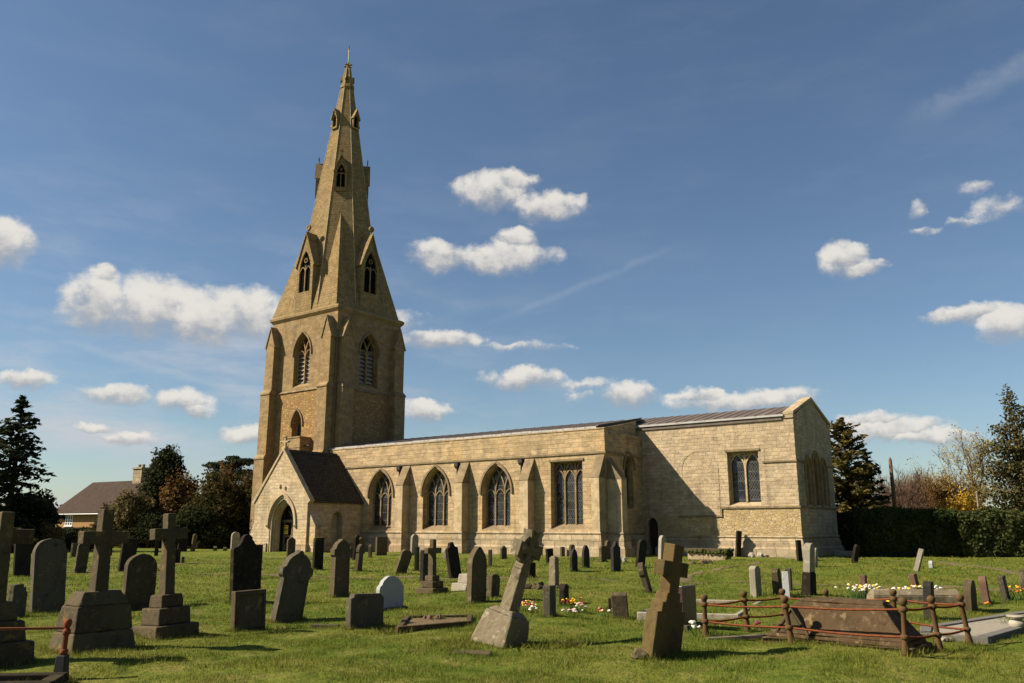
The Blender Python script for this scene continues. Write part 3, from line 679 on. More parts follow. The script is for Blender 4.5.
def tbut(face, c, top=17.65, low=.0):
    b = MB()
    for z0, z1, p, w in ((-.4, 7.0, .95, .62), (7.0, 12.2, .78, .58), (12.2, 16.25, .58, .53)):
        if face == 'S': b.box(c - w, c + w, TD0 - p, TD0 + .1, z0, z1); cap = (c - w - .04, c + w + .04, TD0 - p - .06, TD0 + .1)
        else: b.box(TA1 - .1, TA1 + p, c - w, c + w, z0, z1); cap = (TA1 - .1, TA1 + p + .06, c - w - .04, c + w + .04)
        if z1 < 16:
            np_, nw = (.78, .58) if z1 < 8 else (.58, .53)
            c2 = (c - nw, c + nw, TD0 - np_, TD0 + .1) if face == 'S' else (TA1 - .1, TA1 + np_, c - nw, c + nw)
            b.frust(cap, z1 - .1, cap, z1 + .02); b.frust(cap, z1 + .02, c2, z1 + .32)
    w = .53; e = .07
    fn = (lambda u, v, ww: (c + u, TD0 - .58 + ww, v)) if face == 'S' else (lambda u, v, ww: (TA1 + .58 - ww, c + u, v))
    b.prism([(-w, 16.25), (w, 16.25), (0, top)], [], 0, .7, fn)
    b.strip([(-w - e, 16.02), (0, top + .1), (w + e, 16.02)], .08, -.07, .7, fn)
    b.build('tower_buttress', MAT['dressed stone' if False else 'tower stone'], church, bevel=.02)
tbut('S', -34.02); tbut('S', -40.93); tbut('E', -3.45); tbut('E', 2.2)
tp = MB(); tp.tube([(TA1 + .12, TD0 - .06, 6.5), (TA1 + .12, TD0 - .06, 16.2)], .05, 6); tp.build('drainpipe', MAT['grey timber'], church)
tr_ = MB(); tr_.box(-37.45, -35.85, -5.25, -4.2, 5.5, 8.3); tr_.box(-37.5, -35.8, -5.3, -4.2, 8.3, 8.42); tr_.box(-37.48, -35.82, -5.28, -4.2, 7.55, 7.63)
stt = tr_.build('stair_turret', MAT['tower stone'], church, bevel=.02)
tq = MB(); tq.tube([(-35.9, -4.85, 7.7), (-35.25, -4.85, 7.7), (-35.25, -4.85, 7.45)], .05, 6); tq.build('flue_pipe', MAT['black iron'], stt)
# ---- spire
AX = (TC[0] - .12, TC[1] - .05); HA, HD = 4.0, 3.48; ZT = 43.9
def oct_(z): 
    s = (ZT - z) / (ZT - SPZ); k = .414
    return [(AX[0] + x * HA * s, AX[1] + y * HD * s, z) for x, y in ((1, -k), (1, k), (k, 1), (-k, 1), (-1, k), (-1, -k), (-k, -1), (k, -1))]
sp = MB()
levels = [oct_(z) for z in (SPZ, 23, 27.5, 33, 38, 42.3)]
vs = [p for l in levels for p in l]; fs = [(i*8 + j, i*8 + (j+1) % 8, i*8 + 8 + (j+1) % 8, i*8 + 8 + j) for i in range(5) for j in range(8)] + [tuple(40 + j for j in range(8))]
sp.add(vs, fs)
for sx, sy, i, j in ((1, -1, 7, 0), (1, 1, 1, 2), (-1, 1, 3, 4), (-1, -1, 5, 6)):
    b0 = levels[0]; top = oct_(27.4); t_ = tuple((top[i][k] + top[j][k]) / 2 for k in range(3))
    c = (AX[0] + sx * HA, AX[1] + sy * HD, SPZ)
    sp.add([c, b0[i], b0[j], t_], [(0, 1, 3), (0, 3, 2), (0, 2, 1)])
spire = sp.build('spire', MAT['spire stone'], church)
rb = MB()
for i in range(8):
    rb.tube([levels[0][i] if i in (99,) else oct_(19.2)[i], oct_(42.2)[i]], .03, 5)
rb.build('spire_rib', MAT['dressed stone'], spire)
bd = MB(); L0, L1 = oct_(40.2), oct_(40.5)
gro = lambda L, k: [(AX[0] + (x - AX[0]) * k, AX[1] + (y - AX[1]) * k, z) for x, y, z in L]
bd.add(gro(L0, 1.02) + gro(L0, 1.16) + gro(L1, 1.16) + gro(L1, 1.0), [(i*8 + j, i*8 + (j+1) % 8, i*8 + 8 + (j+1) % 8, i*8 + 8 + j) for i in range(3) for j in range(8)] + [tuple(range(8)), tuple(24 + j for j in range(8))])
bd.build('spire_band', MAT['spire stone'], spire)
def lucarne(nx, ny, dist, hw, z0, ze, za, deep, lights=2, fin=True, zsill=None):
    zsill = zsill or z0 + (ze - z0) * .18; dist += .2 if hw > .7 else .06 if hw > .3 else 0; deep += .2
    n = Vector((nx, ny, 0)).normalized(); t = Vector((-n.y, n.x, 0))
    fn = lambda u, v, w: (AX[0] + n.x * (dist - w) + t.x * u, AX[1] + n.y * (dist - w) + t.y * u, v)
    b = MB(); ow = hw * .68; zs = zsill; zsp = zsill + (ze - zsill) * .74; ri = (za - zsp) * .52
    b.prism([(-hw, z0), (hw, z0), (hw, ze), (0, za), (-hw, ze)], [opening(0, ow, zs, zsp, ri, 6)], 0, .16, fn)
    b.prism([(-ow - .06, zs - .1), (ow + .06, zs - .1), (ow + .06, zsp), (0, zsp + ri + .12), (-ow - .06, zsp)], [], .165, .175, fn, 1)  # near-black plate over the spire face, painting the opening as dark inside
    b.prism([(-hw + .15, z0), (hw - .15, z0), (hw - .15, z0 + .12), (-hw + .15, z0 + .12)], [], .16, deep, fn)
    b.prism([(-hw, z0), (-hw + .15, z0), (-hw + .15, ze - .05), (-hw, ze - .15)], [], .16, deep, fn)
    b.prism([(hw - .15, z0), (hw, z0), (hw, ze - .15), (hw - .15, ze - .05)], [], .16, deep, fn)
    if lights == 2:
        m = .05 if hw > .6 else .035
        b.strip([(0, zs), (0, zsp + ri * .25)], m, .03, .12, fn)
        for s in (-1, 1): b.strip(arch(s * ow / 2, ow / 2, zsp - ow * .3, ow * .75, 5), m * .7, .033, .117, fn)
        b.strip([(ow * .26 * math.cos(a), zsp + ri * .5 + ow * .26 * math.sin(a)) for a in np.linspace(0, 2 * PI, 10)[:-1]], m * .6, .036, .114, fn, closed=True)
    e = hw * .14; sl = (za - ze) / hw
    b.strip([(-hw - e, ze - e * sl), (0, za + .02), (hw + e, ze - e * sl)], .075 if hw > .6 else .05, -.1, deep, fn)
    o = b.build('lucarne', [MAT['spire stone'], MAT['painted dark interior']], spire)
    if fin:
        f = MB(); s = .30 if hw > .7 else .2
        f.tube([fn(0, za - .05, .15), fn(0, za + s, .15)], s * .22, 6)
        if hw > .7:
            f.strip([(s * .62 * math.cos(a), za + s * 1.55 + s * .62 * math.sin(a)) for a in np.linspace(0, 2 * PI, 13)[:-1]], s * .2, .05, .22, fn, closed=True)
            f.strip([(0, za + s * .95), (0, za + s * 2.2)], s * .16, .07, .20, fn); f.strip([(-s * .6, za + s * 1.55), (s * .6, za + s * 1.55)], s * .16, .075, .195, fn)
        else:
            f.strip([(0, za + s * .8), (0, za + s * 3.1)], s * .18, .1, .19, fn); f.strip([(-s * .8, za + s * 2), (s * .8, za + s * 2)], s * .18, .105, .185, fn)
        f.build('finial_cross', MAT['spire stone'], o) if False else f.build('finial_cross', MAT['spire stone'], spire)
for nx, ny, h in ((0, -1, HD), (1, 0, HA), (-1, 0, HA), (0, 1, HD)):
    lucarne(nx, ny, h * (ZT - 20) / (ZT - SPZ) + .04, 1.0, SPZ - .02, 22.9, 25.5, 2.2, zsill=20.4)
    lucarne(nx, ny, h * (ZT - 36) / (ZT - SPZ) + .12, .34, 35.85, 36.9, 37.75, .75, 1, False)
for nx, ny in ((1, -1), (1, 1), (-1, 1), (-1, -1)):
    lucarne(nx, ny, 3.74 * (ZT - 29.7) / (ZT - SPZ) + .08, .52, 29.5, 31.4, 32.8, 1.2)
    lucarne(nx, ny, 3.74 * (ZT - 40.5) / (ZT - SPZ) + .01, .13, 40.5, 40.95, 41.35, .3, 1, False)
fi = MB(); c0 = (AX[0], AX[1], 42.2)
fi.lathe([(.2, 0), (.17, .15), (.13, .3), (.2, .42), (.1, .58), (.05, .8)], c0, 8)
for k in range(4):
    a = k * PI / 2 + .2; fi.rock((c0[0] + .3 * math.cos(a), c0[1] + .3 * math.sin(a), 42.58), (.12, .12, .09), random.Random(k))
fi.build('spire_finial', MAT['spire stone'], spire, smooth=True)
wc = MB(); wc.tube([(AX[0], AX[1], 42.9), (AX[0], AX[1], 44.35)], .03, 5); wc.tube([(AX[0] - .3, AX[1] + .2, 43.7), (AX[0] + .3, AX[1] - .2, 43.7)], .02, 5)
wc.prism([(-.35, 44.25), (-.1, 44.12), (.15, 44.2), (.33, 44.5), (.2, 44.5), (.1, 44.35), (-.12, 44.36), (-.3, 44.62), (-.42, 44.45)], [], -.015, .015, lambda u, v, w: (AX[0] + u * .8 + w, AX[1] - u * .55 + w, v))
wc.build('weathercock', MAT['gilded metal'], spire)
# ---- porch
PD = -9.38; po = MB(); pf = fS(PD)
door_o = opening(-32.15, 1.05, -.3, 1.86, 1.5)
po.prism([(-35.2, -.4), (-29.55, -.4), (-29.55, 3.45), (-32.4, 6.75), (-35.2, 3.45)], [opening(-32.15, 1.3, -.3, 1.86, 1.78)], 0, .3, pf)
po.prism([(-35.2, -.4), (-29.55, -.4), (-29.55, 3.45), (-32.4, 6.7), (-35.2, 3.45)], [door_o], .3, .6, pf)
po.prism([(-8.78, -.4), (-4.5, -.4), (-4.5, 3.42), (-8.78, 3.42)], [opening(-6.75, .5, .2, 2.0, .7)], 0, .5, fE(-29.55))
po.prism([(-7.6, .1), (-5.9, .1), (-5.9, 3.2), (-7.6, 3.2)], [], .51, .55, fE(-29.55))
po.box(-35.2, -34.7, -8.78, -4.5, -.4, 3.42)
porch = po.build('porch_wall', MAT['porch stone'], church)
pm = MB()
def archband(mb, hw, r, hwid, w0, w1): mb.strip([(-32.15 - hw, -.2)] + arch(-32.15, hw, 1.86, r) + [(-32.15 + hw, -.2)], hwid, w0, w1, pf)
archband(pm, 1.22, 1.70, .055, .05, .24); archband(pm, 1.09, 1.54, .05, .2, .42); archband(pm, .98, 1.42, .05, .34, .62)
pm.strip([(-33.63, 1.78)] + arch(-32.15, 1.46, 1.9, 1.98) + [(-30.67, 1.78)], .08, -.11, .03, pf)
for x in (-33.63, -30.67): pm.rock((x, PD - .06, 1.72), (.11, .1, .12), random.Random(3))
pm.rock((-32.55, PD - .03, 4.38), (.14, .08, .16), random.Random(5)); pm.rock((-31.95, PD - .03, 4.25), (.10, .07, .14), random.Random(6))
pm.build('porch_arch', MAT['dressed stone'], porch)
pp = MB()
pp.box(-35.32, -33.6, PD - .1, PD + .5, -.4, .55); pp.build('plinth', MAT['plinth stone'], porch, bevel=.02); pp = MB(); pp.box(-30.7, -29.43, PD - .1, PD + .5, -.4, .55); pp.box(-29.55, -29.43, PD + .5, -4.8, -.4, .55)
pp.build('plinth', MAT['plinth stone'], porch, bevel=.02)
for s in (0, 1):
    b = MB()
    if s == 0: b.hexa([(-29.55, PD + .15, -.4), (-28.85, PD + .15, -.4), (-28.85, PD + .8, -.4), (-29.55, PD + .8, -.4)], [(-29.55, PD + .15, 1.7), (-28.85, PD + .15, 1.7), (-28.85, PD + .8, 1.7), (-29.55, PD + .8, 1.7)]); b.hexa([(-29.55, PD + .15, 1.7), (-28.85, PD + .15, 1.7), (-28.85, PD + .8, 1.7), (-29.55, PD + .8, 1.7)], [(-29.55, PD + .15, 2.6), (-29.5, PD + .15, 2.6), (-29.5, PD + .8, 2.6), (-29.55, PD + .8, 2.6)])
    else: b.hexa([(-36.1, PD + .1, -.4), (-35.2, PD + .1, -.4), (-35.2, PD + .8, -.4), (-36.1, PD + .8, -.4)], [(-35.95, PD + .1, .6), (-35.2, PD + .1, .6), (-35.2, PD + .8, .6), (-35.95, PD + .8, .6)]); b.hexa([(-35.95, PD + .1, .6), (-35.2, PD + .1, .6), (-35.2, PD + .8, .6), (-35.95, PD + .8, .6)], [(-35.25, PD + .1, 2.1), (-35.2, PD + .1, 2.1), (-35.2, PD + .8, 2.1), (-35.25, PD + .8, 2.1)])
    b.build('porch_buttress', MAT['porch stone'], porch, bevel=.02)
pr = MB()
for s in (-1, 1):
    e0 = (-32.4 + s * 3.02, 3.22); rx = (-32.4, 6.72)
    pr.hexa([(e0[0], PD + .32, e0[1]), (e0[0], -4.5, e0[1]), (rx[0], -4.5, rx[1]), (rx[0], PD + .32, rx[1])],
            [(e0[0], PD + .32, e0[1] + .16), (e0[0], -4.5, e0[1] + .16), (rx[0], -4.5, rx[1] + .16), (rx[0], PD + .32, rx[1] + .16)])
prf = pr.build('porch_roof', MAT['porch slates'], church)
rg = MB(); y = PD + .35
while y < -4.6: rg.prism([(-.18, 6.72), (0, 6.84), (.18, 6.72), (.14, 6.80), (0, 6.95), (-.14, 6.80)], [], 0, .43, lambda u, v, w: (-32.4 + u, y + w, v)); y += .45
rg.build('ridge_tile', MAT['porch slates'], prf)
pk = MB(); pk.strip([(-35.42, 3.28), (-32.4, 6.93), (-29.33, 3.28)], .12, -.07, .34, pf)
pk.build('gable_coping', MAT['dressed stone'], porch, bevel=.02)
px = MB(); px.box(-32.55, -32.25, PD - .02, PD + .28, 6.95, 7.12)
px.strip([(-32.4, 7.1), (-32.4, 7.75)], .065, .05, .2, pf); px.strip([(-32.72, 7.45), (-32.08, 7.45)], .065, .053, .197, pf)
for u, v in ((-32.4, 7.78), (-32.74, 7.45), (-32.06, 7.45)): px.rock((u, PD + .12, v), (.1, .1, .1), random.Random(2))
px.build('gable_cross', MAT['dressed stone'], porch, bevel=.01)
pg = MB(); dl = fS(PD + .95)
pg.box(-33.3, -31.0, PD + 1.3, PD + 1.35, -.3, 3.5, 1)
pg.box(-33.2, -31.1, PD + .9, PD + 1.0, 1.95, 2.12); pg.box(-31.55, -31.42, PD + .93, PD + 1.02, -.2, 1.96); pg.box(-33.1, -33.0, PD + .93, PD + 1.02, -.2, 1.96)
pg.box(-32.25, -32.15, PD + .93, PD + 1.02, -.2, 1.96); pg.box(-33.0, -31.55, PD + .94, PD + 1.01, .95, 1.07); pg.box(-33.0, -31.55, PD + .94, PD + 1.01, .1, .22)
pg.strip([(-33.0, .2), (-32.25, 1.0)], .05, -.015, .05, dl); pg.strip([(-32.15, .2), (-31.55, 1.0)], .05, -.013, .05, dl)
pg.strip([(-32.2, 2.1), (-32.2, 3.3)], .05, -.01, .05, dl); pg.strip([(-32.2, 2.3), (-31.7, 2.75)], .04, -.012, .05, dl); pg.strip([(-32.2, 2.3), (-32.7, 2.75)], .04, -.012, .05, dl)
pgo = pg.build('porch_gate', [MAT['grey timber'], MAT['dark timber']], church)
no_ = MB(); no_.box(-32.92, -32.55, PD + .87, PD + .885, 1.15, 1.75)
for k, (zz, hh) in enumerate(((1.62, .05), (1.50, .03), (1.38, .09), (1.27, .03))): no_.box(-32.87, -32.60, PD + .864, PD + .869, zz, zz + hh, 1)
no_.build('notice', [MAT['notice yellow'], MAT['ink']], pgo)

# ------------------------------------------------------------------ ground, paths, grass
def axisgrid(lo, a, b, hi, step):
    core = list(np.arange(a, b + 1e-6, step)); l = []; x = a; s = step
    while x > lo: s *= 1.35; x -= s; l.append(x)
    r = []; x = b; s = step
    while x < hi: s *= 1.35; x += s; r.append(x)
    return np.array(l[::-1] + core + r)
gx = axisgrid(-1800, -24, 22, 1800, .3); gy = axisgrid(-400, 4, 50, 2500, .3)
X, Y = np.meshgrid(gx, gy); Zg = np.vectorize(hgt)(X, Y)
nx, ny = len(gx), len(gy)
me = bpy.data.meshes.new('churchyard_lawn')
me.from_pydata(np.stack([X.ravel(), Y.ravel(), Zg.ravel()], 1).tolist(), [], [(j*nx + i, j*nx + i + 1, (j+1)*nx + i + 1, (j+1)*nx + i) for j in range(ny - 1) for i in range(nx - 1)])
me.polygons.foreach_set('use_smooth', [True] * len(me.polygons)); me.materials.append(MAT['turf'])
ground = bpy.data.objects.new('ground', me); COL.objects.link(ground); tag(ground, kind='structure')
rnd = random.Random(11)
PATHS = []
def path(pts, w):
    d = []; pts = [Vector((p[0], p[1], 0)) for p in pts]
    for a, b in zip(pts, pts[1:]):
        k = max(2, int((b - a).length / .25))
        d += [a.lerp(b, i / k) for i in range(k)]
    d.append(pts[-1]); mb = MB(); vs = []; fs = []
    for i, p in enumerate(d):
        t = (d[min(i + 3, len(d) - 1)] - d[max(i - 3, 0)]).normalized(); n = Vector((-t.y, t.x, 0))
        for k, off in enumerate((-1, -.5, 0, .5, 1)):
            jit = rnd.uniform(-.10, .10) if abs(off) == 1 else 0
            q = p + n * (w / 2 * off + jit); vs.append((q.x, q.y, hgt(q.x, q.y) + (.016 if abs(off) < 1 else .008)))
        if i:
            for k in range(4): fs.append(((i-1)*5 + k, i*5 + k, i*5 + k + 1, (i-1)*5 + k + 1))
        PATHS.append((p.x, p.y, w))
    mb.add(vs, fs); o = mb.build('path', MAT['earth path'], smooth=True); tag(o, kind='structure')
path([(-34, 35.5), (-22, 33), (-11.7, 30.3), (-3.64, 27.9), (2.75, 26.9), (8.5, 25.4), (13.4, 22.7), (24, 16)], .50)
path([(5.2, 26.4), (6.0, 29.0), (7.4, 32.3), (9.6, 36.4), (11.5, 39.6), (13.2, 42.2)], .38)
path([(15.5, 44.6), (18.8, 43.4), (20.3, 41.2), (19.6, 36), (18.2, 30.4), (18.6, 24), (20, 18)], .42)
path([(-10.3, 49.0), (-12.2, 46.0), (-13.8, 43.5), (-15.5, 36), (-16.5, 32.2)], .9)

# ------------------------------------------------------------------ headstones
BASES = []                                              # where longer grass grows round the stones
def semi(cy, cz, ry, rz, n=12, a0=0, a1=180):
    return [(cy + ry * math.cos(R(a0 + (a1 - a0) * i / n)), cz + rz * math.sin(R(a0 + (a1 - a0) * i / n))) for i in range(n + 1)]
def outline(shape, W, H):
    h = W / 2; b = -.25
    if shape == 'flat': return [(-h, b), (h, b), (h, H - .01), (-h, H)]
    if shape == 'panel': return [(-h, b), (h, b), (h, H), (-h, H)]
    if shape in ('round', 'tallround'): return [(-h, b), (h, b)] + semi(0, H - h * .85, h, h * .85)
    if shape == 'gothic': return [(-h, b), (h, b)] + arch(0, h, H - W * .8, W * .8, 8)[::-1]
    if shape == 'shoulder': return [(-h, b), (h, b), (h, H - h * .95), (h * .78, H - h * .8)] + semi(0, H - h * .7, h * .7, h * .7) + [(-h * .78, H - h * .8), (-h, H - h * .95)]
    if shape == 'collar':
        z = H - h * 1.0
        return [(-h, b), (h, b), (h * .92, z - .18), (h * 1.12, z - .12), (h * 1.12, z), (h * .95, z + .02)] + semi(0, z, h * .9, h * .85, 10, 10, 70) + semi(0, H - h * .13, h * .2, h * .14, 5) + \
               semi(0, z, h * .9, h * .85, 10, 110, 170) + [(-h * .95, z + .02), (-h * 1.12, z), (-h * 1.12, z - .12), (-h * .92, z - .18)]
    if shape == 'ogee':
        z = H - h * .85
        return [(-h, b), (h, b), (h, z), (h * .93, z + h * .1), (h * .72, z + h * .16), (h * .52, z + h * .3), (h * .42, z + h * .45)] + semi(0, z + h * .48, h * .36, h * .37, 10, 0, 180) + \
               [(-h * .42, z + h * .45), (-h * .52, z + h * .3), (-h * .72, z + h * .16), (-h * .93, z + h * .1), (-h, z)]
    if shape == 'chamfer': return [(-h, b), (h, b), (h, H - h * .42), (h * .55, H), (-h * .55, H), (-h, H - h * .42)]
    if shape == 'point': return [(-h, b), (h, b), (h, H - h * .7), (0, H), (-h, H - h * .7)]
    if shape == 'segment': return [(-h, b), (h, b), (h, H * .62), (h * .97, H * .70), (h * .84, H * .74)] + semi(0, H - h * .62, h * .82, h * .62, 12, 12, 168) + [(-h * .84, H * .74), (-h * .97, H * .70), (-h, H * .62)]
    if shape == 'stepped': return [(-h, b), (h, b), (h, H - .14), (h * .7, H - .14), (h * .7, H - .06), (h * .35, H - .06), (h * .35, H), (-h, H)]
    if shape == 'notch': return [(-h, b), (h, b), (h, H - .07), (h * .86, H - .06), (h * .84, H - .02), (-h * .8, H), (-h * .82, H - .05), (-h, H - .06)]
    if shape == 'broken': return [(-h, b), (h, b), (h, H * .78), (h * .7, H * .92), (h * .3, H * .95), (-h * .1, H), (-h * .6, H * .97), (-h, H * .93)]
def headstone(x, y, rz, W, H, T, lean, shape, mat, label, group='headstones in the churchyard', name='headstone', cat='headstone', fwd=0, bury=0):
    z = hgt(x, y)
    r = random.Random(int(x * 977 + y * 131)); mb = MB()
    ol = outline(shape, W, H)
    ol = [(u + r.uniform(-.006, .006), v + (r.uniform(-.006, .006) if v > 0 else 0)) for u, v in ol]
    mb.prism(ol, [], -T / 2, T / 2, lambda u, v, w: (w, u, v))
    if shape == 'panel':
        h = W / 2 - .05; mb.strip([(-h, .06), (-h, H - .05), (h, H - .05), (h, .06)], .03, T / 2 - .01, T / 2 + .018, lambda u, v, w: (w, u, v), closed=True)
    if shape in ('round', 'gothic', 'collar', 'shoulder') and H > .9:
        ii = [(u * .84, v if v < 0 else v * .95) for u, v in ol]
        ii = [(u, max(v, .12)) for u, v in ii]
        mb.strip(ii, .012, T / 2 - .01, T / 2 + .008, lambda u, v, w: (w, u, v), closed=True)
    o = mb.build(name, MAT[HM.get(mat, mat)], bevel=min(.018, T * .12))
    if y < 27 and mat not in ('white', 'red granite', 'black'): rough(o, 3 if y < 18 else 2, .012)
    o.location = (x, y, z - bury); o.rotation_euler = leaned(CH_ANG + R(rz), lean, fwd)
    tag(o, label, cat, group)
    if shape == 'tallround':
        b = MB(); b.frust((-T * .75, T * .75, -W * .62, W * .62), -.2, (-T * .62, T * .62, -W * .56, W * .56), .5); b.frust((-T * .62, T * .62, -W * .56, W * .56), .5, (-T * .45, T * .45, -W * .4, W * .4), .56)
        p = b.build('base', MAT['headstone slate'], o, bevel=.012); p['label'] = 'dark wider lower half of the pillar'
    BASES.append((x, y, rz, W, T)); return o
